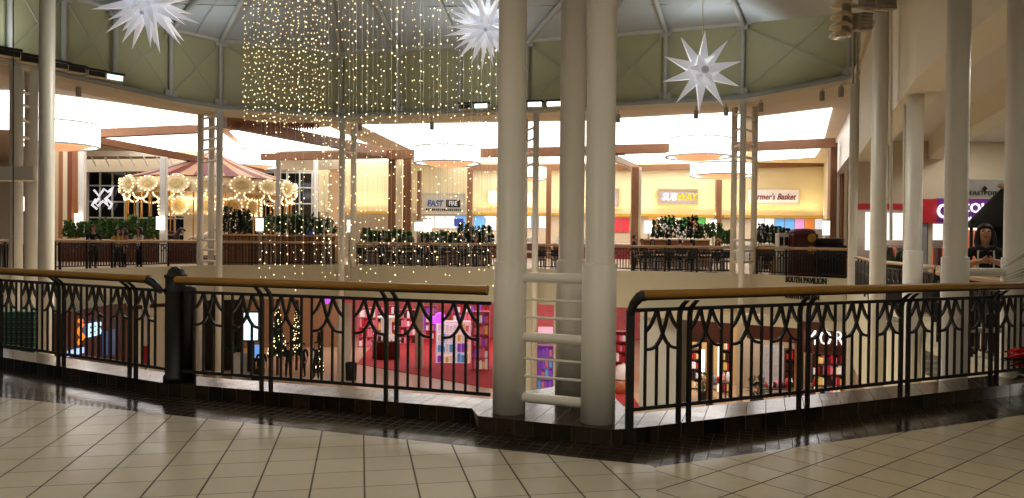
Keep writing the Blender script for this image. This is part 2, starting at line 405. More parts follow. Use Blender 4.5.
# ================================================================== ring beam, drum and dome over the atrium
RZ0, RZ1 = 7.0, 9.95
ringpx = [(5, 24.4), (60, 26.9), (112, 28.8), (168.5, 31.3), (218.5, 33.1), (338.7, 35.1), (397, 34.35), (458.5, 33.6), (526, 32.6), (600, 31.7), (665, 30.8), (742.5, 29.7), (850.5, 25.9)]
RING = [Vector((at(px, 249, Y).x, Y, 0)) for px, Y in ringpx]
RINGALL = [Vector((-14.5, 15.5, 0)), Vector((-16.6, 20.5, 0))] + RING + [Vector((11.9, 20.5, 0)), Vector((8.6, 12.5, 0)), Vector((5.6, 8.4, 0)), Vector((.4, 6.6, 0)), Vector((-6, 8.6, 0)), Vector((-11.2, 11.5, 0))]
N = len(RINGALL)
CEN = Vector((-2.2, 21, 0))
def up(p, z): return Vector((p.x, p.y, z))
def ring_off(o):
    return [p + (p - CEN).normalized() * o for p in RINGALL]
# drum wall
OUT = ring_off(.25)
m = MB()
for i in range(N):
    a, b = RINGALL[i], RINGALL[(i + 1) % N]; c, d = OUT[(i + 1) % N], OUT[i]
    m.add([up(a, RZ0), up(b, RZ0), up(c, RZ0), up(d, RZ0), up(a, RZ1), up(b, RZ1), up(c, RZ1), up(d, RZ1)],
          [(0, 1, 5, 4), (2, 3, 7, 6), (0, 3, 2, 1), (4, 5, 6, 7)])
drum = struct('wall_drum', m, OLIVE)
IN1 = ring_off(-.16)
def ringtube(z, r, off, name):
    P = ring_off(off); mb = MB(); mb.tube([up(p, z) for p in P + P[:1]], r, 10, cap=False); o = mb.build(name, STEEL); return tag(o, None, None, None, 'structure')
ringtube(RZ0 + .05, .17, -.12, 'trim_ring_lower'); ringtube(RZ1, .14, -.12, 'trim_ring_upper'); 
# ledge under the ring
m = MB(); P0, P1 = ring_off(-.3), ring_off(1.0)
for i in range(N):
    j = (i + 1) % N
    m.add([up(P0[i], 6.84), up(P0[j], 6.84), up(P1[j], 6.84), up(P1[i], 6.84), up(P0[i], 7.0), up(P0[j], 7.0), up(P1[j], 7.0), up(P1[i], 7.0)], [(0, 1, 2, 3), (7, 6, 5, 4), (0, 4, 5, 1), (3, 2, 6, 7)])
struct('trim_ring_soffit', m, BEIGE)
# mullions and crossed bracing cables on each bay
for i in range(2, N - 3 if N > 16 else N):
    if i >= 2 + len(RING): break
    p = IN1[i]; b = MB(); b.tube([up(p, RZ0 + .1), up(p, RZ1)], .09, 10); b.build('mullion', STEEL, drum)
    b = MB(); b.box(up(p, RZ1 - .16), (.5, .12, .26), math.atan2((p - CEN).x, -(p - CEN).y)); b.build('gusset_plate', STEEL, drum)
    b = MB(); b.box(up(p, RZ0 + .3), (.5, .12, .26), math.atan2((p - CEN).x, -(p - CEN).y)); b.build('gusset_plate', STEEL, drum)
    if i < 2 + len(RING) - 1 and i not in (7, 8, 9):
        q = IN1[i + 1]; b = MB(); b.tube([up(p, RZ0 + .3), up(q, RZ1 - .2)], .014, 6); b.tube([up(p, RZ1 - .2), up(q, RZ0 + .3)], .014, 6); b.build('cross_cable', STEEL, drum)
# dome: faceted metal roof rising from the drum
UPX = {4: (130, .84), 5: (193, .86), 6: (240, .86), 7: (331, .86), 8: (375, .86), 9: (440, .86), 10: (563, .86), 11: (612, .86), 12: (658, .86), 13: (736, .86), 14: (866, .84)}
LOW = [up(p, RZ1) for p in RINGALL]; UPV = []
for i in range(N):
    if i in UPX:
        px, k = UPX[i]; Y = RINGALL[i].y * k; v = at(px, 0, Y); s = 1.9; l = LOW[i]; v = l + (v - l) * s
    else:
        l = LOW[i]; v = l + (up(CEN, 0) - up(l, 0)) * .45 + Vector((0, 0, 2.0))
    UPV.append(v)
APEX = Vector((CEN.x, CEN.y, 14.2))
m = MB(); m.add(LOW + UPV + [APEX], [(i, (i + 1) % N, N + (i + 1) % N, N + i) for i in range(N)] + [(N + i, N + (i + 1) % N, 2 * N) for i in range(N)], False)
dome = struct('ceiling_dome', m, DOMEGREY)
for i in range(2, 15):
    a, b_ = LOW[i], UPV[i]; inw = (up(CEN, 0) - up(a, 0)).normalized() * .12 - Vector((0, 0, .1))
    b = MB(); b.tube([a + inw, b_ + inw], .1, 8); b.build('rib', STEEL, dome)
    # standing seams between ribs
    if i < 14:
        c, d = LOW[i + 1], UPV[i + 1]; w = (c - a).length; ns = max(2, int(w / 1.25)); sb = MB()
        for k in range(1, ns):
            t = k / ns; p = a.lerp(c, t); q = b_.lerp(d, t); nn = Vector((0, 0, -.015)); sb.bar(p + nn, q + nn, .025, .03)
        sb.build('seam', STEEL, dome)
        hb = MB(); t = .47; hb.bar(a.lerp(b_, t) - Vector((0, 0, .03)), c.lerp(d, t) - Vector((0, 0, .03)), .03, .03); hb.build('purlin', STEEL, dome)
# column clusters carrying the ring
FZ = .25       # far deck level
zt_ = 6.9
def col_at(px, Y): p = at(px, 249, Y); return (p.x, p.y)
def far_cluster(label, cols, ys_i, d, r=.115, zb=-5):
    rg = []
    for i, j, y in ys_i: rg.append((i, j, at(cols[i][0], y, d).z, .05))
    return cluster('column_cluster', label, [col_at(px, Y) + ((b,) if b is not None else ()) for px, Y, b in cols], zb, zt_, r, rg, None, None)
ry = (117, 127, 139, 149, 161, 240, 250, 261)
far_cluster('white column cluster with ladder rungs in front of the striped carousel', [(200, 33.6, None), (211, 34.4, FZ), (219, 32.6, None)], [(0, 2, y) for y in ry], 33, .135)
far_cluster('white twin columns with three upper rungs behind the dense fairy lights', [(341.5, 34.5, None), (353, 35.4, FZ)], [(0, 1, y) for y in (122, 141, 152)], 35, .135)
far_cluster('slim white columns with rungs seen just right of the nearest column', [(524, 33.6, FZ), (535, 32.2, None)], [(0, 1, y) for y in (128, 139, 152, 164, 240, 252)], 32.6, .13)
far_cluster('white cluster of three rung-tied columns beside the white and yellow food sign', [(733, 30.4, FZ), (741.5, 29.3, None), (753.5, 30.2, FZ)], [(0, 1, y) for y in (113, 129, 145, 157, 240, 251, 262)] + [(1, 2, y) for y in (118, 131, 146, 158, 240, 251, 262)], 29.8, .115)
far_cluster('slim pale column at the right end of the food court railing', [(852.5, 25.3, None)], [], 25, .14)
cl = far_cluster('tall pale column left of the potted plant by the second railing', [(878, 15.2, None)], [], 14.7, .15)
far_cluster('pair of pale columns joined by rungs at the far left edge', [(16, 24.3, None), (31, 25.2, None)], [(0, 1, y) for y in (92, 105, 120.5, 137)], 24.7, .19)
lc = far_cluster('thick pale column with a cross beam near the far left edge', [(46.3, 15.2, None)], [], 15, .14)
b = MB(); p, q = at(-25, 174, 15.6), at(40, 174, 15.3); b.bar(p, q, .35, .27); b.build('cross_beam', CREAM, lc)
# black cable hanging at the left edge
b = MB(); b.tube([at(13.2, -10, 15.1), at(13.2, 150, 15.1), at(13.2, 272, 15.1)], .012, 6); o = b.build('hanging_cable', BLACK); tag(o, 'thin black cable hanging straight down beside the far left columns', 'cable')
# ================================================================== food court level beyond the atrium
LUM = mat('glowing_white_coffer', (250, 250, 252), .6, emit=2.7, noise=0)  # emission stands in for light falling on the white ceiling
CEILB = mat('beige_ceiling_paint', (214, 196, 170), .7, noise=.04, scale=1)
DECK = mat('food_court_floor', (150, 128, 104), .35, noise=.15, scale=2)
FR = [Vector((at(-70, 249, 21).x, 21, 0))] + [p + (p - CEN).normalized() * .55 for p in RING] + [Vector((10.75, 22.9, 0))]
def xy(p): return (p.x, p.y)
m = MB(); m.prism([xy(p + (p - CEN).normalized() * .12) for p in FR] + [(16, 24), (24, 42), (24, 66), (-52, 66), (-52, 24)], -.35, FZ); struct('floor_food_court', m, DECK)
m = MB()
for i in range(len(FR) - 1):
    a, b_ = FR[i], FR[i + 1]; n = (a - CEN).normalized() * .3; n2 = (b_ - CEN).normalized() * .3
    m.add([up(a, -1.15), up(b_, -1.15), up(b_ + n2, -1.15), up(a + n, -1.15), up(a, .36), up(b_, .36), up(b_ + n2, .36), up(a + n, .36)], [(0, 1, 5, 4), (2, 3, 7, 6), (0, 3, 2, 1), (4, 5, 6, 7)])
fas = struct('wall_fascia', m, FASCIA)
# wording on the fascia
LETB = mat('black_sign_letter', (20, 20, 20), .5)
def seg_pt(px, poly):
    """point of a plan polyline seen at picture column px"""
    for i in range(len(poly) - 1):
        a, b_ = poly[i], poly[i + 1]; d = at(px, 249, 10); d = Vector((d.x, d.y)) / 10
        det = (b_.x - a.x) * d.y - (b_.y - a.y) * d.x
        if abs(det) < 1e-9: continue
        t = (d.x * a.y - d.y * a.x) / det * -1
        t = (a.y * d.x - a.x * d.y) / ((b_.x - a.x) * d.y - (b_.y - a.y) * d.x)
        if -1e-6 <= t <= 1 + 1e-6:
            p = a.lerp(b_, t)
            return p, math.atan2(b_.y - a.y, b_.x - a.x)
    raise ValueError(px)
for px, py, sz in ((806.5, 280.6, .3), (803, 297, .25)):
    p, ang = seg_pt(px, FR); z = at(px, py, p.y).z; n = Vector((math.sin(ang), -math.cos(ang), 0))
    text('SOUTH PAVILION', sz, LETB, up(p, z) + n * .03, ang, fas, 'lettering', .02, sx=.72, bold=.006)

def far_railing(x0, x1, label, yk=None, group=None):
    pts = []
    ks = [x0] + [px for px, Y in ringpx if x0 + 2 < px < x1 - 2] + [x1]
    LINE = [p + (p - CEN).normalized() * .12 for p in FR]
    P = [seg_pt(px, LINE)[0] for px in ks]
    root = thing('balcony_railing', label, 'railing', up(P[0], .36))
    h = MB(); h.tube([up(p, 1.37) for p in P], .05, 8); h.build('handrail', FARRAIL, root)
    for a, b_ in zip(P, P[1:]):
        L = (b_ - a).length; k = max(1, round(L / 1.4)); t = (b_ - a).normalized()
        for q in range(k):
            c, d = a.lerp(b_, q / k), a.lerp(b_, (q + 1) / k)
            pb = MB(); pb.box(up(c, .855), (.07, .07, .99)); pb.build('post', IRON, root)
            ib = MB(); ib.bar(up(c, 1.26), up(d, 1.26), .03, .04); ib.bar(up(c, .46), up(d, .46), .03, .04)
            ln = (d - c).length; nb = int(ln / .115)
            for j in range(1, nb):
                e = c.lerp(d, j / nb); ib.box(up(e, .86), (.034, .03, .8))
            for j in range(0, nb - 2, 4):
                u0, u3 = c.lerp(d, j / nb), c.lerp(d, min(1, (j + 3) / nb)); ib.bar(up(u0, .95), up(u3, 1.26), .025, .025); ib.bar(up(u3, .95), up(u0, 1.26), .025, .025)
            ib.build('infill_panel', IRON, root)
    return root
FARRAIL = mat('pale_far_handrail', (176, 142, 96), .4)
far_railing(-40, 36, 'far railing at the left edge behind the thick pale columns')
far_railing(55, 197, 'far railing with people leaning on it in front of the carousel')
far_railing(222, 337, 'far railing in front of the long slatted brown planter')
far_railing(357, 520, 'far railing below the blue lettered sign, behind the thin light strings')
far_railing(538, 730, 'far railing in front of cafe tables under the white and yellow sign')
far_railing(757, 852, 'far railing in front of the dark red kiosk')

# ------------------------------------------------------------------ ceiling, beams, walls
m = MB(); back = [(26, 26), (26, 66), (-52, 66), (-52, 22)]
P1 = ring_off(.9)
vsC = [up(P1[i], 7.5) for i in range(1, 2 + len(RING) + 1)]
m.prism([xy(v) for v in vsC] + [(14.4, 32.6), (18.4, 44), (24, 60), (24, 66), (-52, 66), (-52, 20)], 7.5, 7.8); struct('ceiling_food_court', m, CEILB)
def lum(px4, z=7.44, name='ceiling_glow'):  # uplit white coffers, their brightness put in as emission
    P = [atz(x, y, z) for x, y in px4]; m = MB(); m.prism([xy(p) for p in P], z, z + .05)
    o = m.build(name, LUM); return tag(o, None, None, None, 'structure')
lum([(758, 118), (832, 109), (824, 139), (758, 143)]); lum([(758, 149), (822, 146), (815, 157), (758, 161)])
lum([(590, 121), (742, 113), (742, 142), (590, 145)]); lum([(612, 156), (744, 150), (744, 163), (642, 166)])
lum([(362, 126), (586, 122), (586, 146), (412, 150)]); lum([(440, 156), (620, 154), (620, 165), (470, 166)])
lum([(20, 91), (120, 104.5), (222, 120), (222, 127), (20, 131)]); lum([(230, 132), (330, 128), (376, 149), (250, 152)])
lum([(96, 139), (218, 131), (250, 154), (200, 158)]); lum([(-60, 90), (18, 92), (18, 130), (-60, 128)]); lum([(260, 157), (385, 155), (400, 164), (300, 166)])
def beam(name, x0, y0, x1, y1, Y0, Y1, w, h, m_=BROWN):
    mb = MB(); mb.bar(at(x0, y0, Y0), at(x1, y1, Y1), w, h); return tag(mb.build(name, m_), None, None, None, 'structure')
beam('beam_left', 88, 134, 200, 129, 40, 41, .5, .42); beam('beam_left', 90, 139, 262, 172, 41, 47, .5, .35)
beam('beam_slanting', 224, 121.5, 388, 153.5, 35.8, 45, .5, .5); beam('beam_cross', 262, 157, 388, 155, 46, 45, .4, .4)
beam('beam_cross', 388, 155, 625, 150.5, 44, 41.5, .5, .48); beam('beam_cross', 600, 150, 746, 146.5, 41.5, 41, .5, .46); beam('beam_cross', 740, 147, 834, 143, 41, 40.5, .5, .46)
beam('beam_trim', 470, 167.5, 634, 167, 57.6, 57.6, .4, .42); beam('beam_trim', 634, 168, 836, 163.5, 57.6, 57.6, .4, .42)
beam('beam_slanting', 596, 150, 636, 168, 44, 57, .4, .35)
m = MB(); p0, p1 = at(318, 249, 58), at(842, 249, 58)
m.prism([(p0.x, 58), (p1.x, 58), (p1.x, 58.4), (p0.x, 58.4)], 3.55, 7.5); struct('wall_back', m, PLASTER)
m = MB(); m.prism([(p0.x, 61.6), (p1.x, 61.6), (p1.x, 62), (p0.x, 62)], FZ, 3.6); struct('wall_counter_back', m, mat('kitchen_back_wall', (196, 176, 150), .6))
# window wall behind the carousel
WX0, WX1 = at(86, 249, 62).x, at(333, 249, 62).x
m = MB(); m.prism([(WX0 - 9, 62.1), (WX1, 62.1), (WX1, 62.5), (WX0 - 9, 62.5)], 6.9, 7.5); m.prism([(WX0 - 9, 62.1), (WX0, 62.1), (WX0, 62.5), (WX0 - 9, 62.5)], FZ, 6.9)
m.prism([(WX1 - .2, 58.4), (WX1 + .2, 58.4), (WX1 + .2, 62.5), (WX1 - .2, 62.5)], FZ, 7.5); struct('wall_window_side', m, BEIGE)
win = thing('window_1', None, None, (WX0, 62.2, FZ)); win['kind'] = 'structure'
m = MB(); m.box(((WX0 + WX1) / 2, 62.3, 3.6), (WX1 - WX0, .04, 6.7)); m.build('pane', GLASS_DARK, win)
fm = MB(); x = WX0; k = 0
while x < WX1:
    fm.box((x, 62.2, 3.6), (.09 if k % 4 else .16, .14, 6.7)); x += 1.0; k += 1
for y in (171, 186, 202, 218, 234): fm.box(((WX0 + WX1) / 2, 62.2, at(140, y, 62.2).z), (WX1 - WX0, .12, .1))
fm.build('window_frame', WHITE, win)
m = MB(); A = at(60, 158, 50); B = at(205, 164, 50)
m.bar(at(84, 153.5, 50), at(205, 154.5, 52), .3, .35); m.bar(at(84, 166, 56), at(340, 163, 56), .4, .9); struct('trim_header', m, BEIGE)
m = MB()
for i in range(9): m.bar(at(90 + i * 13, 154, 50.5), at(96 + i * 13, 166, 51.5), .06, .06)
struct('trim_truss', m, WHITE)
# timber columns of the shop fronts
def wood_col(px0, px1, y0, y1, Y, m_=BROWN, name='trim_wood_column'):
    a, b_ = at(px0, y0, Y), at(px1, y0, Y); z1 = a.z; z0 = at(px0, y1, Y).z
    mb = MB(); mb.bbox(((a.x + b_.x) / 2, Y, (z0 + z1) / 2), (b_.x - a.x, b_.x - a.x, z1 - z0), 0, .03); return tag(mb.build(name, m_), None, None, None, 'structure')
wood_col(389, 396, 153, 268, 44.5); wood_col(404, 412, 153, 268, 45); wood_col(417.5, 421.5, 171, 268, 57); wood_col(467.5, 473, 168, 268, 57)
wood_col(546.5, 551.5, 168, 268, 57); wood_col(631.5, 638.5, 167, 268, 44); wood_col(716, 721.5, 178, 268, 57); wood_col(829.5, 836.5, 143, 268, 41); wood_col(840, 846.5, 172, 268, 44)
wood_col(397.5, 403, 153, 268, 46, PLASTER, 'wall_pier'); wood_col(836.8, 840, 150, 268, 44, BEIGE, 'wall_pier'); wood_col(638.6, 641.5, 167, 268, 44.2, BEIGE, 'wall_pier')
wood_col(330, 343, 165, 268, 57, mat('tan_plaster', (206, 170, 130), .7, noise=.04), 'wall_pier')
# striped timber pier on the left
m = MB(); a, b_ = at(53, 150, 42), at(75, 150, 42); m.bbox(((a.x + b_.x) / 2, 42, 3.2), (b_.x - a.x, .6, 6.6), 0, .03)
o = m.build('wall_striped_pier', stripe_mat('striped_timber', [(168, 110, 66), (196, 170, 130), (146, 92, 54), (214, 196, 160), (120, 60, 36)], (b_.x - a.x), 0), None, (a.x, 42, 0)); tag(o, None, None, None, 'structure')
m = MB(); a = at(75.5, 150, 43); b_ = at(82, 150, 43); m.box(((a.x + b_.x) / 2, 43.2, 3.5), (b_.x - a.x, .3, 7)); struct('wall_pier_left', m, PLASTER)
# side bulkhead on the right of the food court
m = MB(); m.prism([(14.3, 32.6), (18.3, 44), (18.7, 44), (14.7, 32.6)], 5.5, 7.5); struct('wall_bulkhead_right', m, WHITE)
m = MB(); m.prism([(18.4, 44), (18.7, 44), (23.5, 58), (23.2, 58)], FZ, 7.5); struct('wall_food_court_right', m, BEIGE)
m = MB(); m.prism([(-52, 22), (-51.6, 22), (-51.6, 66), (-52, 66)], FZ, 7.5); struct('wall_food_court_left', m, BEIGE)
m = MB(); m.prism([(-52, 65.6), (24, 65.6), (24, 66), (-52, 66)], FZ, 7.5); struct('wall_food_court_rear', m, BEIGE)

# ------------------------------------------------------------------ posts with lanterns
def lantern_post(px, y0, y1, ly0, ly1, Y, label, wpx=5.5):
    a, b_ = at(px - wpx / 2, y0, Y), at(px + wpx / 2, y0, Y); zt, zb = a.z, FZ; cx = (a.x + b_.x) / 2; w_ = b_.x - a.x
    r = thing('lantern_post', label, 'post', (cx, Y, FZ), None)
    mb = MB(); mb.bbox((cx, Y, (zt + zb) / 2), (w_, w_, zt - zb), 0, .03); mb.build('post_shaft', WHITE, r)
    if ly0:
        z1, z0 = at(px, ly0, Y - .5).z, at(px, ly1, Y - .5).z
        mb = MB(); mb.lathe((cx, Y - w_ / 2 - .22, 0), [(.001, z0), (.19, z0), (.19, z1), (.001, z1)], 14); mb.build('lamp_shade', LAMP, r)
        mb = MB(); mb.box((cx, Y - w_ / 2 - .06, (z0 + z1) / 2), (.12, .16, .3)); mb.build('bracket', STEEL, r)
lantern_post(82.5, 150, 240, 213.5, 229, 42, 'white post with a glowing lantern left of the dark windows')
lantern_post(164, 157, 240, 216.5, 229.5, 38.9, 'white post with a glowing lantern left of the carousel centre', 6)
lantern_post(278.5, 160, 240, None, None, 40.3, 'plain white post in front of the carousel right side', 4.5)
lantern_post(316, 160, 240, None, None, 50, 'plain white post right of the carousel, before dark windows', 4)
def sconce(px, y0, y1, Y, label, r_=.2):
    c = at(px, y1, Y); z1 = at(px, y0, Y).z
    r = thing('lantern', label, 'lamp', (c.x, Y, c.z))
    mb = MB(); mb.lathe((c.x, Y, 0), [(.001, c.z), (r_, c.z), (r_, z1), (.001, z1)], 14); mb.build('lamp_shade', LAMP, r)
    mb = MB(); mb.lathe((c.x, Y, 0), [(r_ + .03, z1), (r_ + .03, z1 + .05), (.02, z1 + .09), (.001, z1 + .09)], 12); mb.build('cap', STEEL, r)
    mb = MB(); mb.tube([(c.x, Y, FZ), (c.x, Y, c.z)], .05, 8); mb.build('stem', STEEL, r)
sconce(259.5, 218.5, 231, 36.5, 'glowing cylinder lantern in front of the slatted planter before the carousel', .17)
sconce(349.5, 220, 232, 38, 'glowing lantern just left of the second white twin column', .12)
sconce(418.5, 222, 231, 40.3, 'small round glowing lantern among the plants left of the blue lettered sign', .2)
sconce(427.5, 219.5, 232, 43, 'white glowing lantern below the blue lettered sign', .22)
sconce(648.5, 221, 233, 43, 'glowing lantern at the left of the bushy plants under the white and yellow sign', .24)
sconce(713, 220, 234, 43, 'glowing lantern at the right of the bushy plants beside the timber column', .2)
sconce(826, 221, 235, 38, 'glowing lantern above the black counter by the right timber columns', .17)
sconce(20.3, 197, 211, 46, 'small warm wall lantern between the thick pale columns at far left', .22)

# ------------------------------------------------------------------ drum pendants
SHADE = mat('white_fabric_drum_shade', (255, 252, 246), .6, emit=2.6, noise=0)
WARMDIFF = mat('warm_alabaster_diffuser', (240, 170, 120), .5, emit=.9, noise=.4, scale=1.2)
def drum_lamp(px, y0, y1, wpx, Y, label):
    c = at(px, y1, Y); z1 = at(px, y0, Y).z; R_ = wpx / 2 * Y / F; z0 = c.z
    r = thing('drum_pendant_lamp', label, 'lamp', (c.x, Y, z0), None)
    mb = MB(); mb.lathe((c.x, Y, 0), [(R_, z0), (R_, z1), (R_ - .05, z1), (R_ - .05, z0), (R_, z0)], 40); mb.build('shade', SHADE, r)
    for z in (z0, z1):
        mb = MB(); mb.lathe((c.x, Y, 0), [(R_ + .03, z - .04), (R_ + .03, z + .04), (R_ - .06, z + .04), (R_ - .06, z - .04), (R_ + .03, z - .04)], 40); mb.build('hoop', STEEL, r)
    mb = MB(); mb.lathe((c.x, Y, 0), [(.001, z0 - .22), (R_ * .3, z0 - .2), (R_ * .62, z0 - .08), (R_ * .8, z0 + .06), (.001, z0 + .08)], 32); mb.build('bowl_diffuser', WARMDIFF, r)
    for k in range(3):
        a = 2 * PI * k / 3 + .5; mb = MB(); mb.bar((c.x + R_ * math.cos(a), Y + R_ * math.sin(a), z0), (c.x + R_ * math.cos(a), Y + R_ * math.sin(a), z1), .05, .05); mb.build('stay', STEEL, r)
    mb = MB(); mb.tube([(c.x, Y, z0), (c.x, Y, 7.5)], .035, 6); mb.build('stem', STEEL, r)
drum_lamp(447.5, 148, 163.5, 66, 43, 'large white drum pendant lamp above the blue lettered sign')
drum_lamp(698, 139.5, 157, 64, 41.5, 'large white drum pendant lamp above the white and yellow sign, the nearer one')
drum_lamp(722, 164.5, 176, 62, 52, 'white drum pendant lamp lower and behind the one above the white and yellow sign')
drum_lamp(57, 124, 146, 76, 37, 'white drum pendant lamp beside the thick pale columns at the left')
drum_lamp(249, 152, 167, 55, 50, 'white drum pendant lamp over the red striped carousel top')
drum_lamp(522, 167.5, 179, 48, 54, 'white drum pendant lamp partly hidden behind the nearest column')

# ------------------------------------------------------------------ shop signs
def sign(name, label, px0, py0, px1, py1, Y, mp, frame=None, fm=None):
    a, b_ = at(px0, py1, Y), at(px1, py0, Y)
    r = thing(name, label, 'sign', (a.x, Y, a.z)); cx, cz, w_, h_ = (a.x + b_.x) / 2, (a.z + b_.z) / 2, b_.x - a.x, b_.z - a.z
    mb = MB(); mb.bbox((cx, Y, cz), (w_, .12, h_), 0, .02); mb.build('panel', mp, r)
    if frame:
        mb = MB()
        for sx in (-1, 1): mb.box((cx + sx * (w_ + frame) / 2, Y - .01, cz), (frame, .2, h_ + 2 * frame))
        for sz in (-1, 1): mb.box((cx, Y - .01, cz + sz * (h_ + frame) / 2), (w_, .2, frame))
        mb.build('frame', fm or BROWN, r)
    return r, cx, cz, w_, h_
SGREY = mat('sign_panel_grey', (172, 164, 174), .4); SWHITE = mat('sign_panel_white', (236, 228, 228), .4, emit=.12)
LW = mat('white_sign_letter', (246, 246, 250), .4, emit=.15, noise=0); LY = mat('yellow_sign_letter', (206, 190, 20), .4, emit=.1, noise=0)
LR = mat('dark_red_sign_letter', (120, 26, 40), .4); LB = mat('blue_sign_letter', (20, 80, 150), .4, emit=.1)
r, cx, cz, w_, h_ = sign('shop_sign', 'framed grey sign with white and yellow letters on the cream wall', 659.5, 191, 696, 203.5, 57.7, SGREY, .14, mat('sign_frame_tan', (180, 150, 112), .5))
text('SUB', .74, LW, (cx - .66, 57.6, cz), 0, r, 'lettering', .03, shear=.25, bold=.022, sx=.85); text('WAY', .74, LY, (cx + .62, 57.6, cz), 0, r, 'lettering', .03, shear=.25, bold=.022, sx=.85)
r, cx, cz, w_, h_ = sign('shop_sign', 'white framed sign with dark red script lettering right of the three white columns', 747, 190, 798.5, 204, 57.7, SWHITE, .1, mat('sign_frame_cream', (220, 200, 160), .5))
text("Farmer's Basket", .66, LR, (cx - .02, 57.6, cz), 0, r, 'lettering', .03, shear=.3, bold=.004, sx=.78)
r, cx, cz, w_, h_ = sign('shop_sign', 'pale panel with blue letters and a black box above a fast food counter', 421.5, 194, 465.5, 213, 57.7, mat('sign_panel_cream', (214, 206, 184), .5), .06, WHITE)
text('FAST', .62, LB, (cx - .62, 57.6, cz - .02), 0, r, 'lettering', .03, shear=.15, bold=.02, sx=.85)
mb = MB(); mb.bbox((cx + .72, 57.6, cz), (1.05, .06, .56), 0, .02); bx = mb.build('black_box', BLACK, r); text('FIRE', .5, LW, (cx + .72, 57.55, cz), 0, r, 'lettering', .02, bold=.004, sx=.7)
mb = MB()
for i in range(18): mb.box((cx - 1.25 + i * .147, 57.6, cz - .46), (.08 + .03 * (i % 3 == 0), .04, .16))
mb.build('small_lettering', BLACK, r)
# pale sign half hidden at columns
r, cx, cz, w_, h_ = sign('shop_sign', 'small pale sign on the cream wall just left of the nearest column', 488, 190, 500, 204, 57.7, SWHITE, .08, mat('sign_frame_cream', (220, 200, 160), .5))
r, cx, cz, w_, h_ = sign('shop_sign', 'pale sign edge on the cream wall between the slim and nearest columns', 518, 192, 534, 206, 57.7, SWHITE, .08, mat('sign_frame_cream', (220, 200, 160), .5))
r, cx, cz, w_, h_ = sign('shop_sign', 'pale framed sign peeking out right of the nearest white column', 596, 190, 618, 206, 57.7, SGREY, .1, mat('sign_frame_tan', (180, 150, 112), .5))

# ------------------------------------------------------------------ counters under the signs
VAL = mat('yellow_painted_valance', (214, 170, 60), .5)
def valance(x0, x1, label):
    a, b_ = at(x0, 217, 57.4), at(x1, 217, 57.4)
    mb = MB(); mb.bbox(((a.x + b_.x) / 2, 57.4, 3.5), (b_.x - a.x, .9, .22), 0, .02)
    o = mb.build('light_shelf', VAL, None, (a.x, 57.4, 3.5)); tag(o, label, 'shelf')
    L = bpy.data.lights.new('valance_light', 'AREA'); L.shape = 'RECTANGLE'; L.size = (b_.x - a.x) * .96; L.size_y = .3; L.energy = 17 * (b_.x - a.x); L.color = (1, .88, .5)
    lo = bpy.data.objects.new('valance_light', L); COL.objects.link(lo); lo.location = ((a.x + b_.x) / 2, 57.35, 3.68); lo.rotation_euler = (PI + .35, 0, 0)
valance(474, 546, 'yellow lit shelf above the counter left of the nearest column'); valance(552, 631, 'yellow lit shelf behind and right of the nearest columns')
valance(641, 716, 'yellow lit shelf under the white and yellow sign'); valance(722, 830, 'yellow lit shelf under the white sign with red script')
valance(344, 389, 'brown lit shelf left of the paired timber columns'); 
MENUS = [mat('menu_' + n, c, .5, emit=.75, noise=.6, scale=5) for n, c in (('green', (70, 150, 70)), ('cream', (236, 220, 180)), ('red', (176, 40, 50)), ('blue', (90, 150, 210)), ('orange', (226, 130, 60)), ('pink', (220, 140, 190)), ('white', (240, 240, 244)))]
def menus(x0, x1, y0, y1, seq, label):
    n = len(seq)
    for i, q in enumerate(seq):
        a, b_ = at(x0 + (x1 - x0) * i / n, y1, 61), at(x0 + (x1 - x0) * (i + .9) / n, y0, 61)
        mb = MB(); mb.bbox(((a.x + b_.x) / 2, 61.53, (a.z + b_.z) / 2), (b_.x - a.x, .12, b_.z - a.z), 0, .015)
        o = mb.build('menu_sign', MENUS[q], None, ((a.x + b_.x) / 2, 61.5, a.z)); tag(o, label, 'menu board', label + 's')
menus(650, 716, 216.5, 226, [4, 1, 0, 1, 0, 4, 0, 1], 'lit menu board behind the counter under the white and yellow sign')
menus(757, 828, 216, 229, [6, 6, 3, 3, 5, 4, 6], 'lit menu board behind the counter under the red script sign')
menus(474, 497, 216, 230, [3, 6], 'lit menu board just left of the nearest column'); menus(524, 547, 216, 228, [6, 3, 6], 'lit menu board between the slim columns and the timber column')
menus(614, 631, 218, 232, [2, 2], 'red lit menu board right of the nearest columns')
menus(424, 466, 216, 228, [6, 6, 6, 3], 'white lit menu board under the blue lettered sign')
def counter(x0, x1, label, m_):
    a, b_ = at(x0, 249, 58), at(x1, 249, 58); r = thing('serving_counter', label, 'counter', ((a.x + b_.x) / 2, 58.2, FZ))
    mb = MB(); mb.box(((a.x + b_.x) / 2, 58.3, .8), (b_.x - a.x, .9, 1.1)); mb.build('body', m_, r)
    mb = MB(); mb.bbox(((a.x + b_.x) / 2, 58.25, 1.38), (b_.x - a.x, 1.1, .08), 0, .02); mb.build('worktop', WHITE, r)
    for k in range(int((b_.x - a.x) / 1.6)):
        mb = MB(); mb.bbox((a.x + .9 + k * 1.6, 58.3, 1.62), (1.2, .5, .4), 0, .05); mb.build('glass_guard', mat('pale_glass_guard', (200, 205, 205), .15), r)
counter(423, 467, 'serving counter under the blue lettered sign', mat('counter_grey', (170, 168, 166), .4)); counter(475, 545, 'serving counter left of the nearest column', DARKWOOD)
counter(553, 631, 'serving counter right of the nearest columns', mat('counter_red', (130, 40, 40), .4)); counter(642, 715, 'serving counter under the white and yellow sign', mat('counter_tan', (180, 130, 80), .4)); counter(723, 812, 'serving counter under the red script sign', mat('counter_grey', (170, 168, 166), .4))

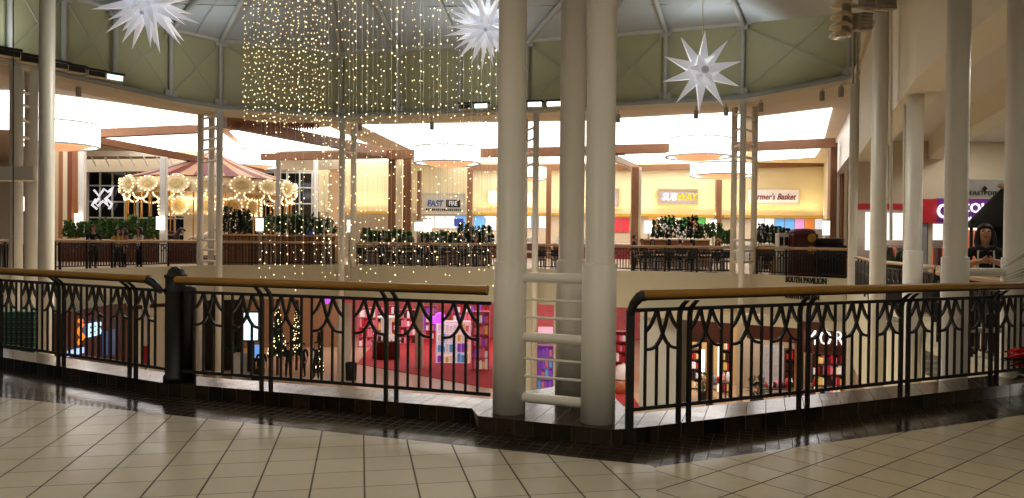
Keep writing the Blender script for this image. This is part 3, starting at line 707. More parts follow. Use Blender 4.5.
for x0, x1, e in ((424, 466, 120), (475, 545, 160), (553, 631, 160), (643, 715, 190), (723, 812, 200)):  # fill lights added to brighten the kitchens behind the counters
    a, b_ = at(x0, 249, 59.9), at(x1, 249, 59.9); L = bpy.data.lights.new('kitchen_fill', 'AREA'); L.shape = 'RECTANGLE'; L.size = b_.x - a.x; L.size_y = 1.6; L.energy = e; L.color = (1, .95, .86)
    lo = bpy.data.objects.new('kitchen_fill', L); COL.objects.link(lo); lo.location = ((a.x + b_.x) / 2, 59.9, 3.5)
# ================================================================== right-hand corridor, level with the near gallery
EDGE = [Vector(p + (0,)) for p in ((5.56, 8.62), (5.75, 10), (6.15, 11.5), (7.75, 14.3), (8.75, 19), (11.0, 25.3))]
m = MB()
for a, b_ in zip(EDGE, EDGE[1:]):
    n = Vector((b_.y - a.y, a.x - b_.x, 0)).normalized() * .3
    m.prism([xy(a), xy(b_), xy(b_ + n), xy(a + n)], -2.1, .12)
struct('wall_corridor_slab_edge', m, FASCIA)
def side_railing(P, label):
    P = [Vector(p + (0,)) for p in P]
    root = thing('balcony_railing', label, 'railing', up(P[0], .12))
    h = MB(); h.tube([up(p, 1.145) for p in P], .042, 10); h.build('handrail', FARRAIL, root)
    for a, b_ in zip(P, P[1:]):
        L = (b_ - a).length; k = max(1, round(L / 1.3))
        for q in range(k):
            c, d = a.lerp(b_, q / k), a.lerp(b_, (q + 1) / k); t = (d - c).normalized()
            for e in (c, c + t * .1):
                pb = MB(); pb.tube([up(e, .12), up(e, 1.0), up(e, 1.12)], .02, 6); pb.build('post', IRON, root)
            ib = MB(); ib.bar(up(c, 1.02), up(d, 1.02), .02, .03); ib.bar(up(c, .245), up(d, .245), .02, .03)
            for j in range(1, 12): e = c.lerp(d, j / 12); ib.box(up(e, .63), (.019, .019, .77))
            for j in (1, 5, 9):
                u = [up(c.lerp(d, (j + w_) / 12), z) for w_, z in ((0, .85), (1, 1.02), (2, .8), (1, .8), (2, 1.02), (3, .85), (3, .71), (1.5, .8), (0, .71))]
                for i0, i1 in ((0, 1), (1, 7), (7, 6), (4, 5), (4, 7), (7, 8)): ib.bar(u[i0], u[i1], .02, .022, up=(0, 1, 0))
            ib.build('infill_panel', IRON, root)
    return root
side_railing([(5.76, 8.8), (5.95, 10), (6.33, 11.5), (7.87, 14.3)], 'second railing seen edge-on behind the paired cream columns on the right')
side_railing([(7.9, 14.42), (8.87, 19), (10.9, 24.6)], 'second railing with a pale handrail left of the thick cream column on the right')
# upper storey fascia with its soffit
UF = [Vector((p[0] * 1.105, p[1] * 1.105, 0)) for p in ((4.78, 7.0), (5.3, 9), (6.0, 11.6), (7.15, 14.7), (8.0, 17.2), (9.6, 21.5), (12.2, 27.5))]
UB = [p + Vector((.62, 0, 0)) for p in UF]
m = MB()
for i in range(len(UF) - 1): m.prism([xy(UF[i]), xy(UF[i + 1]), xy(UB[i + 1]), xy(UB[i])], 4.3, 9.9)
WARMW = mat('warm_white_paint', (216, 210, 192), .6, noise=.04, scale=1)
struct('wall_upper_storey', m, WARMW)
m = MB(); m.prism([xy(p) for p in UB] + [(30, 30.4), (30, 3), (6, 3)], 5.0, 5.3); struct('ceiling_corridor', m, mat('corridor_ceiling_paint', (206, 202, 192), .7, noise=.03, scale=1))
m = MB(); DS = [p + Vector((2.3, 0, 0)) for p in UF]
for i in range(len(DS) - 1): m.prism([xy(DS[i]), xy(DS[i + 1]), (DS[i + 1].x + .5, DS[i + 1].y), (DS[i].x + .5, DS[i].y)], 4.4, 5.0)
struct('beam_corridor_downstand', m, WARMW)
b = column(col_at(913, 14.2), .145, -5, 4.3, .165, 1.45); x_, y_ = col_at(913, 14.2); o = b.build('column', CREAM, None, (x_, y_, 0)); tag(o, 'cream column rising to the soffit, beside the dark potted plant', 'column')
# conduits by the upper columns
for px, Y, y0, y1, lab in ((891, 15.0, -10, 240, 'thin white pipe just right of the tall pale column'), (904.5, 14.6, 104, 250, 'thin white pipe just left of the cream column under the soffit')):
    mb = MB(); mb.tube([at(px, y0, Y), at(px, y1, Y)], .03, 8); o = mb.build('wall_mounted_pipe', WHITE, None, at(px, y1, Y)); tag(o, lab, 'pipe')
mb = MB(); mb.tube([at(853, 82, 14.9), at(873, 20, 14.6)], .05, 8); o = mb.build('cable_tray', mat('pale_cable_tray', (220, 200, 166), .5)); tag(o, 'slanting pale tube rising to the tall column at upper right', 'pipe')
# shops along the far side of the corridor
SY = 25.5
def sbox(name, px0, py0, px1, py1, Y, dep, mt, parent=None, bev=.01):
    a, b_ = at(px0, py1, Y), at(px1, py0, Y); mb = MB(); mb.bbox(((a.x + b_.x) / 2, Y + dep / 2, (a.z + b_.z) / 2), (b_.x - a.x, dep, b_.z - a.z), 0, min(bev, dep * .2, abs(b_.z - a.z) * .2)); return mb.build(name, mt, parent, None if parent is not None else (a.x, Y, a.z))
def sb_struct(name, *a): return tag(sbox(name, *a), None, None, None, 'structure')
sb_struct('wall_shop_front', 858, 128, 1075, 203, SY + .3, .4, BEIGE)
sb_struct('wall_shop_pier', 927.5, 200, 933, 275, SY + .2, .5, BEIGE); sb_struct('wall_shop_pier_grey', 919, 216, 927.5, 275, SY + .1, .5, mat('grey_shop_panel', (150, 150, 158), .5))
sb_struct('wall_shop_rear', 850, 195, 1080, 282, SY + 4, .2, mat('bright_shop_interior', (236, 226, 210), .6))
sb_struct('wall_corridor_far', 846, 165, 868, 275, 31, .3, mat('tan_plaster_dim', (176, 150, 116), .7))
RED = mat('red_shop_sign', (150, 24, 34), .4, emit=.35); PUR = mat('purple_shop_sign', (90, 30, 110), .4, emit=.35)
sg = thing('shop_sign', 'red and purple lit shop sign with big white letters behind the thick cream column', 'sign', at(921, 222, SY))
sbox('sign_box', 921, 199, 943, 222.5, SY, .25, RED, sg); sbox('sign_box', 938, 199, 1012, 222.5, SY - .02, .25, PUR, sg)
LWE = mat('lit_white_letter', (250, 248, 255), .4, emit=.9, noise=0)
p = at(960, 208.3, SY - .08); text('COUS', .44, LWE, p, 0, sg, 'lettering', .02, align='LEFT', bold=.006, sp=1.05)
o = sg.children[-1]; o.location.x = (at(980, 208, SY).x - p.x) * 0 + o.location.x - .02
p = at(964, 218.3, SY - .08); text('wear', .33, LWE, p, 0, sg, 'lettering', .02, align='LEFT', bold=.003, sp=1.05)
mb = MB(); c = at(944.5, 211, SY - .1); mb.lathe((0, 0, 0), [(.24, -.03), (.24, .03), (.16, .03), (.16, -.03), (.24, -.03)], 24); mb.v = [Vector((v.x, v.z, v.y)) + c for v in mb.v]; mb.build('ring_emblem', LWE, sg)
o2 = sbox('shop_sign', 858, 204, 926, 209.5, SY - .03, .15, RED); tag(o2, 'thin red shop header behind the pale column and potted plant', 'sign')
s2 = thing('hanging_sign', 'pale grey panel with a small diamond and dark letters above the red and purple sign', 'sign', at(974, 197, 22))
sbox('panel', 966, 179.5, 1010, 197.5, 22, .15, mat('pale_grey_panel', (206, 206, 206), .5), s2); text('EASTPOINTE', .17, LETB, at(988, 193.3, 21.97), 0, s2, 'lettering', .01, sp=1.1)
mb = MB(); c = at(984.5, 188.5, 21.97); mb.slab([c + Vector((0, 0, -.07)), c + Vector((.07, 0, 0)), c + Vector((0, 0, .07)), c + Vector((-.07, 0, 0))], .03); mb.build('diamond_mark', LETB, s2)
for x in (968, 1008):
    mb = MB(); p = at(x, 180, 22.05); mb.tube([p, (p.x, p.y, 5.0)], .02, 6); mb.build('hanger', STEEL, s2)
# shop contents
POST = [mat('poster_' + n, c, .5, emit=.5, noise=.8, scale=7) for n, c in (('orange', (206, 110, 74)), ('skin', (214, 150, 120)), ('dark', (60, 26, 26)), ('white', (240, 236, 230)))]
o = sbox('picture_panel', 966, 224, 984, 256, SY + .5, .06, POST[0]); tag(o, 'large orange and skin toned poster left of the person in black', 'poster')
o = sbox('lit_sign_strip', 966, 226.5, 986, 230, SY + .3, .1, mat('lit_strip', (255, 240, 220), .5, emit=1.2)); tag(o, 'narrow lit strip above the orange poster', 'lamp')
for i, (x0, y0, x1, y1, k) in enumerate(((934, 224, 943, 240, 3), (884, 213, 903, 240, 3), (866, 212, 871, 250, 3))):
    o = sbox('wall_display', x0, y0, x1, y1, SY + 3.2, .1, mat('bright_display', (255, 246, 234), .5, emit=1.3, noise=.1)); tag(o, ('bright white display left of the thick cream column', 'bright display in the shop behind the dark potted plant', 'bright strip of shop display between the pale columns')[i], 'display')
for i in range(3):
    sh = thing('clothes_rail', ('clothes rail in the shop left of the thick cream column', 'clothes rail in the shop behind the potted plant', 'clothes rail in the shop below the orange poster')[i], 'rail', at((938, 893, 976)[i], 262, SY + 2.4))
    c = at((938, 893, 976)[i], 262, SY + 2.4); c.z = 0
    mb = MB(); mb.tube([c + Vector((-.6, 0, 0)), c + Vector((-.6, 0, 1.5)), c + Vector((.6, 0, 1.5)), c + Vector((.6, 0, 0))], .025, 6); mb.build('frame', CHROME, sh)
    for k in range(7):
        mb = MB(); mb.bbox(c + Vector((-.5 + k * .16, 0, 1.0)), (.1, .42, .9), .1 * (k % 3), .03); mb.build('garment', MATS[('poster_dark', 'poster_orange', 'grey_shop_panel')[(k + i) % 3]], sh)
# black tables and chairs in the corridor
# draped black kiosk canopy
cp = at(1003, 262, 14.5); cp.z = 0
ck = thing('kiosk_canopy', 'tall black draped canopy behind the person in black, cut by the right cream column', 'canopy', cp)
BLK = mat('black_drape_fabric', (10, 10, 11), .8)
mb = MB(); T_ = at(1004, 195, 14.5); Lp = at(969.5, 225, 14.5); n = 10; r0 = T_.x - Lp.x
mb.lathe((T_.x, 14.5, 0), [(.05, T_.z + .12), (r0 * .5, (T_.z + Lp.z) / 2 + .1), (r0, Lp.z), (r0 * .96, Lp.z - .04), (.05, T_.z)], 20); mb.build('canopy_cover', BLK, ck)
mb = MB(); prof = []
k = 40; r1 = T_.x - at(987, 240, 14.5).x
vs = []
for z in (0.02, Lp.z + .08):
    for j in range(k): a = 2 * PI * j / k; rr_ = r1 * (1 + .05 * math.sin(a * 9)); vs.append((T_.x + rr_ * math.cos(a), 14.5 + rr_ * math.sin(a), z))
mb.add(vs, [(j, (j + 1) % k, k + (j + 1) % k, k + j) for j in range(k)], True); mb.build('side_drape', BLK, ck)
for sx in (-.6, .5):
    mb = MB(); mb.tube([(T_.x + sx, 14.5, 0), (T_.x + sx, 14.5, Lp.z + .1)], .03, 8); mb.build('canopy_pole', IRON, ck)
mb = MB(); mb.sphere((T_.x - .06, 14.4, T_.z + .16), .1, 6, (1.3, .8, .6)); mb.build('finial', mat('tan_finial', (180, 150, 110), .5), ck)
# ================================================================== lower level seen through the railings
LZ = -5.0
LFLOOR = mat('lower_level_tile', (196, 168, 140), .25, noise=.12, scale=1.5); REDCARP = mat('red_carpet', (170, 44, 48), .8, noise=.25, scale=5)
m = MB(); m.prism([(-52, 6), (30, 6), (30, 66), (-52, 66)], LZ - .3, LZ); struct('floor_lower_level', m, LFLOOR)
m = MB(); m.prism([xy(p + (p - CEN).normalized() * .3) for p in FR] + [(16, 24), (24, 42), (24, 60), (-48, 60), (-48, 24)], -1.15, -1.0); struct('ceiling_lower_level', m, CEILB)
m = MB(); m.prism([(-48, 57), (24, 57), (24, 57.3), (-48, 57.3)], LZ, -1.15); struct('wall_lower_back', m, mat('lower_back_wall', (180, 140, 110), .7))
c1, c2 = atz(357, 364, LZ), atz(482, 387, LZ); c3 = atz(640, 408, LZ)
m = MB(); m.prism([xy(c1), xy(c2), (c3.x, c3.y), (c3.x + 1, 56), (c1.x - 1, 56)], LZ, LZ + .03); struct('floor_red_carpet', m, REDCARP)
m = MB(); m.prism([(-13, 52), (9, 52), (9, 52.3), (-13, 52.3)], LZ + .03, -1.15); struct('wall_toy_shop', m, mat('pink_shop_wall', (214, 120, 120), .7, noise=.3, scale=2))
LIGHTS = []
def area(name, loc, sx, sy, e, col=(1, .9, .78), rot=(0, 0, 0)):
    L = bpy.data.lights.new(name, 'AREA'); L.shape = 'RECTANGLE'; L.size = sx; L.size_y = sy; L.energy = e; L.color = col
    o = bpy.data.objects.new(name, L); COL.objects.link(o); o.location = loc; o.rotation_euler = rot; return o
area('lower_shop_fill', (-2, 45, -1.25), 18, 10, 800, (1, .88, .86)); area('lower_shop_fill', (-14, 45, -1.25), 8, 10, 160, (1, .85, .65)); area('lower_shop_fill', (11, 38.5, -1.25), 8, 4, 150, (1, .88, .74)); area('lower_shop_fill', (8.6, 33, -1.25), 5, 3.4, 190, (1, .88, .74)); area('lower_shop_fill', (12, 29, -1.25), 3, 3, 110, (1, .88, .74))  # unseen area lights added to brighten the lower shops
def tb(name, label, cat, px0, py0, px1, py1, Y, dep, mt, group=None): return tag(sbox(name, px0, py0, px1, py1, Y, dep, mt), label, cat, group)
# --- far left: green mesh screen, dark shop with blue lit letters
gm = stripe_mat('green_mesh', [(34, 84, 70), (20, 46, 40), (56, 120, 100), (24, 60, 50)], .11, 2, .5)
mb = MB(); a, b_ = at(-30, 345, 16.8), at(38.3, 312, 16.8); k = 60
vs = []
for z in (LZ, b_.z):
    for j in range(k + 1): vs.append((a.x + (b_.x - a.x) * j / k, 16.8 + .06 * math.sin(j * 1.4), z))
mb.add(vs, [(j, j + 1, k + 2 + j, k + 1 + j) for j in range(k)], True); v2 = [(v[0], v[1] + .3, v[2]) for v in vs]; mb.add(v2, [(j, j + 1, k + 2 + j, k + 1 + j) for j in range(k)], True)
mb.quad(vs[k + 1], vs[2 * k + 1], v2[2 * k + 1], v2[k + 1]); mb.quad(vs[k], vs[2 * k + 1], v2[2 * k + 1], v2[k])
o = mb.build('mesh_screen', gm, None, (a.x, 16.8, LZ)); tag(o, 'rippled green mesh screen behind the left railing', 'screen')
BRN = mat('dark_brown_shop_front', (84, 44, 30), .4, noise=.2)
def lfront(name, px0, Y0, px1, Y1, z0, z1, dep, mt):
    a, b_ = at(px0, 249, Y0), at(px1, 249, Y1); mb = MB(); t = Vector((b_.x - a.x, b_.y - a.y, 0)).normalized(); n = Vector((-t.y, t.x, 0)) * dep
    mb.prism([xy(a), xy(b_), xy(b_ + n), xy(a + n)], z0, z1); return tag(mb.build(name, mt), None, None, None, 'structure')
lfront('wall_brown_shop', 62, 25.5, 127, 29.8, LZ, -1.0, .25, BRN)
lfront('wall_striped_shop', 127, 29.8, 165, 31.6, LZ, -1.3, .25, stripe_mat('pale_and_brown_bands', [(190, 176, 150), (120, 88, 64), (206, 196, 176)], .8, 0))
BLUE = mat('blue_white_lit_letter', (150, 190, 255), .4, emit=2.2, noise=0); ORG = mat('orange_lit_mark', (240, 130, 40), .4, emit=1.2, noise=0)
a, b_ = at(62, 249, 25.5), at(127, 249, 29.8); sang = math.atan2(b_.y - a.y, b_.x - a.x)
LINEL = [Vector((a.x, a.y, 0)), Vector((b_.x, b_.y, 0))]
def on_l(px, py, off=.06):
    p, _ = seg_pt(px, LINEL); z = at(px, py, p.y).z; return up(p, z) + Vector((math.sin(sang), -math.cos(sang), 0)) * off
lg = thing('shop_sign', 'blue-white lit letters with an orange mark on the dark brown shop behind the left railing', 'sign', on_l(80, 345))
q = on_l(92.5, 330); text('EES', .62, BLUE, q, sang, lg, 'lettering', .03, bold=.02, sx=1.0)
mb = MB(); c = on_l(79, 334); mb.tube([c + Vector((-.1, 0, -.35)), c + Vector((.08, 0, -.1)), c + Vector((-.08, 0, .12)), c + Vector((.1, 0, .34))], [.06, .09, .09, .04], 8); mb.sphere(c + Vector((0, 0, .45)), .09, 6); mb.build('orange_mark', ORG, lg)
WINB = mat('cold_lit_window', (150, 180, 230), .3, emit=1.3, noise=.5, scale=3)
for (px0, px1, py0, py1, lab, mt) in ((66, 82, 347, 357, 'cold bright low window below the orange mark', WINB), (101, 106, 331, 356, 'dim blue window panel right of the blue letters, the left one', mat('dim_blue_window', (70, 84, 120), .3, emit=.35)), (108, 113, 329, 356, 'dim blue window panel right of the blue letters, the right one', mat('dim_blue_window', (70, 84, 120), .3, emit=.35))):
    p, q_ = on_l(px0, py1, .05), on_l(px1, py0, .05); mb = MB(); t = (q_ - p); t.z = 0
    mb.slab([p, p + t, p + t + Vector((0, 0, q_.z - p.z)), p + Vector((0, 0, q_.z - p.z))], .04); o = mb.build('shop_window', mt, None, p); tag(o, lab, 'window')
c = at(145.5, 368, 30.4); c.z = LZ
bn = thing('banner_stand', 'narrow pale banner with red lower half between the brown shop and round black post', 'banner', c)
sbox('banner_panel', 142, 296, 149, 346, 30.4, .06, mat('pale_banner', (200, 190, 180), .6), bn); sbox('banner_panel', 142, 346, 149, 366, 30.38, .06, mat('red_banner', (150, 30, 40), .6, noise=.5, scale=9), bn)
mb = MB(); mb.tube([c, (c.x, c.y + .08, at(145, 296, 30.4).z)], .03, 6); mb.build('pole', IRON, bn)
# --- left of centre: kiosk with display, trees, tan wall
lfront('wall_dark_shop', 183, 38, 243, 38.5, LZ, -1.15, .2, mat('dark_shop_front', (52, 44, 40), .5)); lfront('wall_tan', 243, 46, 345, 47, LZ, -1.15, .2, mat('warm_tan_wall', (150, 112, 80), .7, noise=.15, scale=2))
c = at(250.5, 370, 35); c.z = LZ
ds = thing('digital_display', 'bright white-blue digital display panel on a pedestal left of the christmas trees', 'display', c)
sbox('screen', 243.5, 313, 257.5, 340, 35, .1, mat('cold_lit_screen', (205, 235, 250), .3, emit=1.6, noise=.2, scale=3), ds); sbox('casing', 242.6, 311.5, 258.4, 341.5, 35.06, .16, BLACK, ds); sbox('pedestal', 247, 341.5, 254, 372, 35.1, .1, BLACK, ds)
tb('cabinet', 'white low cabinet below the bright digital display', 'cabinet', 232, 354, 249, 380, 35.8, .5, WHITE)
tb('monitor', 'small blue lit monitor right of the white low cabinet', 'monitor', 252, 345, 261, 358, 35.6, .08, mat('blue_lit_monitor', (110, 160, 230), .3, emit=.9))
tb('monitor_stand', 'dark stand under the small blue lit monitor', 'stand', 251, 358, 262, 380, 35.6, .4, BLACK)
def wreath(px, py, Y, r_, label):
    c = at(px, py, Y); mb = MB()
    for k in range(70):
        a = 2 * PI * k / 70; d = Vector((math.cos(a), 0, math.sin(a))); p = c + d * r_; s_ = Vector((random.uniform(-1, 1), random.uniform(-1, 1), random.uniform(-1, 1))) * .16
        mb.tube([p - s_, p, p + s_], [.02, .05, .004], 4)
    o = mb.build('wreath', DGREEN, None, c); tag(o, label, 'wreath')
wreath(229, 340, 37.7, .5, 'dark round wreath on the dark shop front left of the digital display')
def xmas_tree(px, py0, py1, Y, wpx, label):
    top = at(px, py0, Y); top.z = min(top.z, -1.2); zb = at(px, py1, Y).z; r_ = wpx / 2 * Y / F
    t = thing('christmas_tree', label, 'tree', (top.x, Y, LZ)); mb = MB()
    for k in range(420):
        u = random.random() ** .6; z = top.z + (zb - top.z) * u; a = random.uniform(0, 2 * PI); rr_ = r_ * u
        p = Vector((top.x, Y, z)); e = p + Vector((math.cos(a) * rr_, math.sin(a) * rr_, -.12 - .12 * u)); mb.bar(p, e, .05, .05); mb.tube([p.lerp(e, .4), e], [.1, .01], 4)
    mb.build('branches', DGREEN, t); mb = MB()
    for k in range(60):
        u = random.random() ** .6; a = random.uniform(PI, 2 * PI); mb.octa((top.x + math.cos(a) * r_ * u, Y + math.sin(a) * r_ * u, top.z + (zb - top.z) * u - .1), .03)
    o = mb.build('fairy_lights', BULB, t); o['kind'] = 'stuff'
    mb = MB(); mb.tube([(top.x, Y, LZ), (top.x, Y, top.z)], .07, 8); mb.build('trunk', DARKWOOD, t)
xmas_tree(278, 296, 352, 37, 20, 'dark christmas tree with lights right of the digital display'); xmas_tree(297, 300, 350, 38.5, 15, 'slimmer dark christmas tree with lights, second from the digital display'); xmas_tree(319, 330, 372, 38, 12, 'small dark christmas tree with lights under the purple globe')
PURPLE = mat('purple_lit_globe', (190, 80, 220), .4, emit=1.3, noise=.2)
def globe(px, py, Y, r_, label):
    c = at(px, py, Y); g = thing('globe_lamp', label, 'lamp', c); mb = MB(); mb.sphere(c, r_, 10); mb.build('globe', PURPLE, g); mb = MB(); mb.tube([c, (c.x, c.y, -1.15)], .02, 6); mb.build('stem', STEEL, g)
globe(325.5, 299, 38.3, .26, 'purple glowing globe lamp above the people in dark coats'); globe(440, 318, 40, .3, 'purple glowing globe lamp above the white and purple toy shelves')
globe(434, 320, 40.5, .22, 'smaller purple globe lamp at the left of the white and purple shelves')
# --- toy shop: shelves full of boxes
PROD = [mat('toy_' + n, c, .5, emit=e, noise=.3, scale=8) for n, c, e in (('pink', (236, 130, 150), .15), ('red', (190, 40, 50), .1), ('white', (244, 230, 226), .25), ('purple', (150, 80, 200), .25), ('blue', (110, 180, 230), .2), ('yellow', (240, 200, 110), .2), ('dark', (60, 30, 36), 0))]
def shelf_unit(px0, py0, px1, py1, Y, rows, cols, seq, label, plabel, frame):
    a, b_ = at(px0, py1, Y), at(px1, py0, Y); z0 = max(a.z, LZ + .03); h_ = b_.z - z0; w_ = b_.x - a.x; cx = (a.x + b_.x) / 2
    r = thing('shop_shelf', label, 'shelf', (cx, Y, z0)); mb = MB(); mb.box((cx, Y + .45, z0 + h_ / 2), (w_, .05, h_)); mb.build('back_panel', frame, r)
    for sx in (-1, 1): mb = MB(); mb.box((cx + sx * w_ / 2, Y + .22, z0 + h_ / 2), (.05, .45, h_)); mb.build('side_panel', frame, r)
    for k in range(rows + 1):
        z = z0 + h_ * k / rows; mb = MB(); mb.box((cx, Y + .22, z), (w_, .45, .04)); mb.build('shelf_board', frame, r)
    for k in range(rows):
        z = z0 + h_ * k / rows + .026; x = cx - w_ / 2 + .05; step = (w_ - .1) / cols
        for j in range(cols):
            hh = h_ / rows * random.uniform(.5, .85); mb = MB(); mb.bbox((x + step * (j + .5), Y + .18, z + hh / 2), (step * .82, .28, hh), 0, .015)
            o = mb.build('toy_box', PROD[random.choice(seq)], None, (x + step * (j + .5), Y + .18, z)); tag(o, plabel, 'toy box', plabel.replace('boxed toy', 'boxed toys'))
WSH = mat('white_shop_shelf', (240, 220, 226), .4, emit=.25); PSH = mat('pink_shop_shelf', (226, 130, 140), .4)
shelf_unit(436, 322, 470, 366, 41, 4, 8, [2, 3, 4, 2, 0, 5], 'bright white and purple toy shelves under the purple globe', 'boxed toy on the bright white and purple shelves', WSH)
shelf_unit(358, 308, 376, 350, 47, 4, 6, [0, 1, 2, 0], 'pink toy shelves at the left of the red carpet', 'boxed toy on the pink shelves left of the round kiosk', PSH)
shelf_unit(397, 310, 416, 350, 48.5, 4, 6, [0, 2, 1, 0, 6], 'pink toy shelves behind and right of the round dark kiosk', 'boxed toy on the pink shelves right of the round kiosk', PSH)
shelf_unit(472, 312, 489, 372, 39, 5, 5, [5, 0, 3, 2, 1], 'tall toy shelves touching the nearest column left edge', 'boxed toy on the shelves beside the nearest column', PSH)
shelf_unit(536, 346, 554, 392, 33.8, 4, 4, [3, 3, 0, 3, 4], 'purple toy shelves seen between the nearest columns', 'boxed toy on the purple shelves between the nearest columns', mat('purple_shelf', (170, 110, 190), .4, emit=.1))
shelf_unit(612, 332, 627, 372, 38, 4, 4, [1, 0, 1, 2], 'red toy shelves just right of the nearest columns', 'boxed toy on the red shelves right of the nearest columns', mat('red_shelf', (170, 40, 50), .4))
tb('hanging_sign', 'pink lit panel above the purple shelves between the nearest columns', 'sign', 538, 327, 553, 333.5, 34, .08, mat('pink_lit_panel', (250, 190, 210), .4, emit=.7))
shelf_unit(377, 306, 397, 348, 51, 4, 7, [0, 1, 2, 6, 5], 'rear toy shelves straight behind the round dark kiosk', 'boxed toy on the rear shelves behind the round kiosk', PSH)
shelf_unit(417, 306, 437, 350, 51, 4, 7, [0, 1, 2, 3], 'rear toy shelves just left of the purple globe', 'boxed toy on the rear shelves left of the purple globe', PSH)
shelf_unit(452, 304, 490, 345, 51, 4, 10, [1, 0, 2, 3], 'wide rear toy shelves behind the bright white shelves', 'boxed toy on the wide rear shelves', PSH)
c = at(386, 366, 42.5); c.z = LZ + .03
kk = thing('round_kiosk', 'round dark wooden kiosk stacked with goods on the red carpet', 'kiosk', c); mb = MB(); mb.lathe(c, [(.001, 0), (.75, 0), (.75, .9), (.82, .92), (.82, 1.0), (.001, 1.0)], 24); mb.build('counter', DARKWOOD, kk)
mb = MB(); mb.lathe(c, [(.3, 1.0), (.3, 2.2), (.5, 2.22), (.5, 2.3), (.001, 2.3)], 20); mb.build('centre_stand', PROD[2], kk)
for k in range(16):
    a = 2 * PI * k / 16; mb = MB(); hh = random.uniform(.2, .4); mb.bbox(c + Vector((.66 * math.cos(a), .66 * math.sin(a), 1.006 + hh / 2)), (.13, .13, hh), a, .02); o = mb.build('toy_box', PROD[random.choice([0, 1, 2, 6])], None, c + Vector((.6 * math.cos(a), .6 * math.sin(a), 1.0))); tag(o, 'boxed toy on top of the round dark kiosk', 'toy box', 'boxed toys on the round kiosk')
lfront('wall_pier_middle', 517, 33.3, 536.5, 33.1, LZ, -1.15, .4, FASCIA); lfront('wall_pier_middle', 554.5, 32.9, 590, 32.6, LZ, -1.15, .4, FASCIA)
c = at(622, 400, 33.5)
mb = MB(); mb.lathe((c.x, 33.5, 0), [(.001, LZ + .03), (.42, LZ + .03), (.42, at(622, 378, 33.5).z), (.001, at(622, 378, 33.5).z)], 20); ct = thing('round_counter', 'tan counter with a white domed cover right of the nearest columns', 'counter', (c.x, 33.5, LZ + .03)); mb.build('body', mat('tan_counter', (196, 120, 76), .4), ct)
mb = MB(); z = at(622, 378, 33.5).z; mb.lathe((c.x, 33.5, 0), [(.46, z), (.44, z + .2), (.34, z + .42), (.18, z + .56), (.001, z + .6)], 20); mb.build('domed_cover', mat('white_dome_cover', (240, 225, 225), .4), ct)
# slim white posts in the hall
for px, Y, lab in ((345, 37, 'square pale pier right of the people in dark coats'), (420, 39.5, 'slim pale post on the red carpet left of the white and purple shelves')):
    w_ = .45 if px == 345 else .3; c = at(px, 249, Y); mb = MB(); mb.bbox((c.x, Y, (LZ - 1.8) / 2 - .05), (w_ * 1.3, w_, -1.15 - LZ - .02), 0, .03); o = mb.build('lower_pier', CREAM, None, (c.x, Y, LZ)); tag(o, lab, 'pier')
c = at(351, 384, 36); mb = MB(); mb.lathe((c.x, 36, LZ), [(.001, 0), (.24, 0), (.28, .75), (.24, .82), (.001, .84)], 16); o = mb.build('litter_bin', BLACK, None, (c.x, 36, LZ)); tag(o, 'round black litter bin in front of the square pale pier', 'bin')
# --- right: piers and shop fronts under the fascia
lfront('wall_pier_wide', 641, 31.0, 682, 30.6, LZ, -1.15, .5, mat('pale_grey_paint', (200, 198, 188), .6, noise=.03)); lfront('wall_pier_dark', 682, 31.2, 690, 31.1, LZ, -1.15, .5, mat('taupe_paint', (116, 110, 98), .6))
lfront('wall_fascia_right', 641, 30.95, 862, 25.9, -1.42, -1.1, .3, FASCIA)
HEAD = mat('brown_shop_header', (92, 44, 28), .4, noise=.15)
lfront('wall_header', 690, 30.9, 732, 30.3, -2.4, -1.42, .3, HEAD); lfront('wall_header', 748, 30.2, 801, 28.6, -2.15, -1.42, .3, HEAD); lfront('wall_header', 803, 26.7, 851, 26.5, -2.2, -1.15, .3, HEAD)
lfront('trim_timber', 708, 30.9, 714, 30.8, LZ, -2.4, .2, DARKWOOD); lfront('trim_timber', 796, 28.9, 801, 28.7, LZ, -2.15, .2, mat('golden_timber', (170, 112, 50), .4)); lfront('wall_shop_dark_panel', 801, 26.8, 805, 26.75, LZ, -2.2, .2, BLACK)
lfront('wall_shop_rear_right', 688, 36, 745, 36, LZ, -1.15, .2, mat('amber_shop_wall', (230, 196, 140), .7, noise=.1)); lfront('wall_shop_rear_right', 745, 35, 805, 34, LZ, -1.15, .2, mat('grey_tan_shop_wall', (176, 160, 140), .7)); lfront('wall_shop_rear_right', 800, 33, 870, 31, LZ, -1.15, .2, mat('tan_shop_wall', (200, 170, 136), .7))
lg = thing('shop_sign', 'big white letters on the dark brown header behind the right railing', 'sign', at(826, 345, 27.1))
a, b_ = at(803, 249, 26.7), at(851, 249, 26.5); sg_a = math.atan2(b_.y - a.y, b_.x - a.x); LR_ = [Vector((a.x, a.y, 0)), Vector((b_.x, b_.y, 0))]
p, _ = seg_pt(825, LR_); q = up(p, at(825, 338.5, p.y).z) + Vector((math.sin(sg_a), -math.cos(sg_a), 0)) * .06; text('MOR', .72, mat('white_lit_letter_low', (250, 250, 250), .4, emit=1.0, noise=0), q, sg_a, lg, 'lettering', .03, sx=.74, sp=1.22)
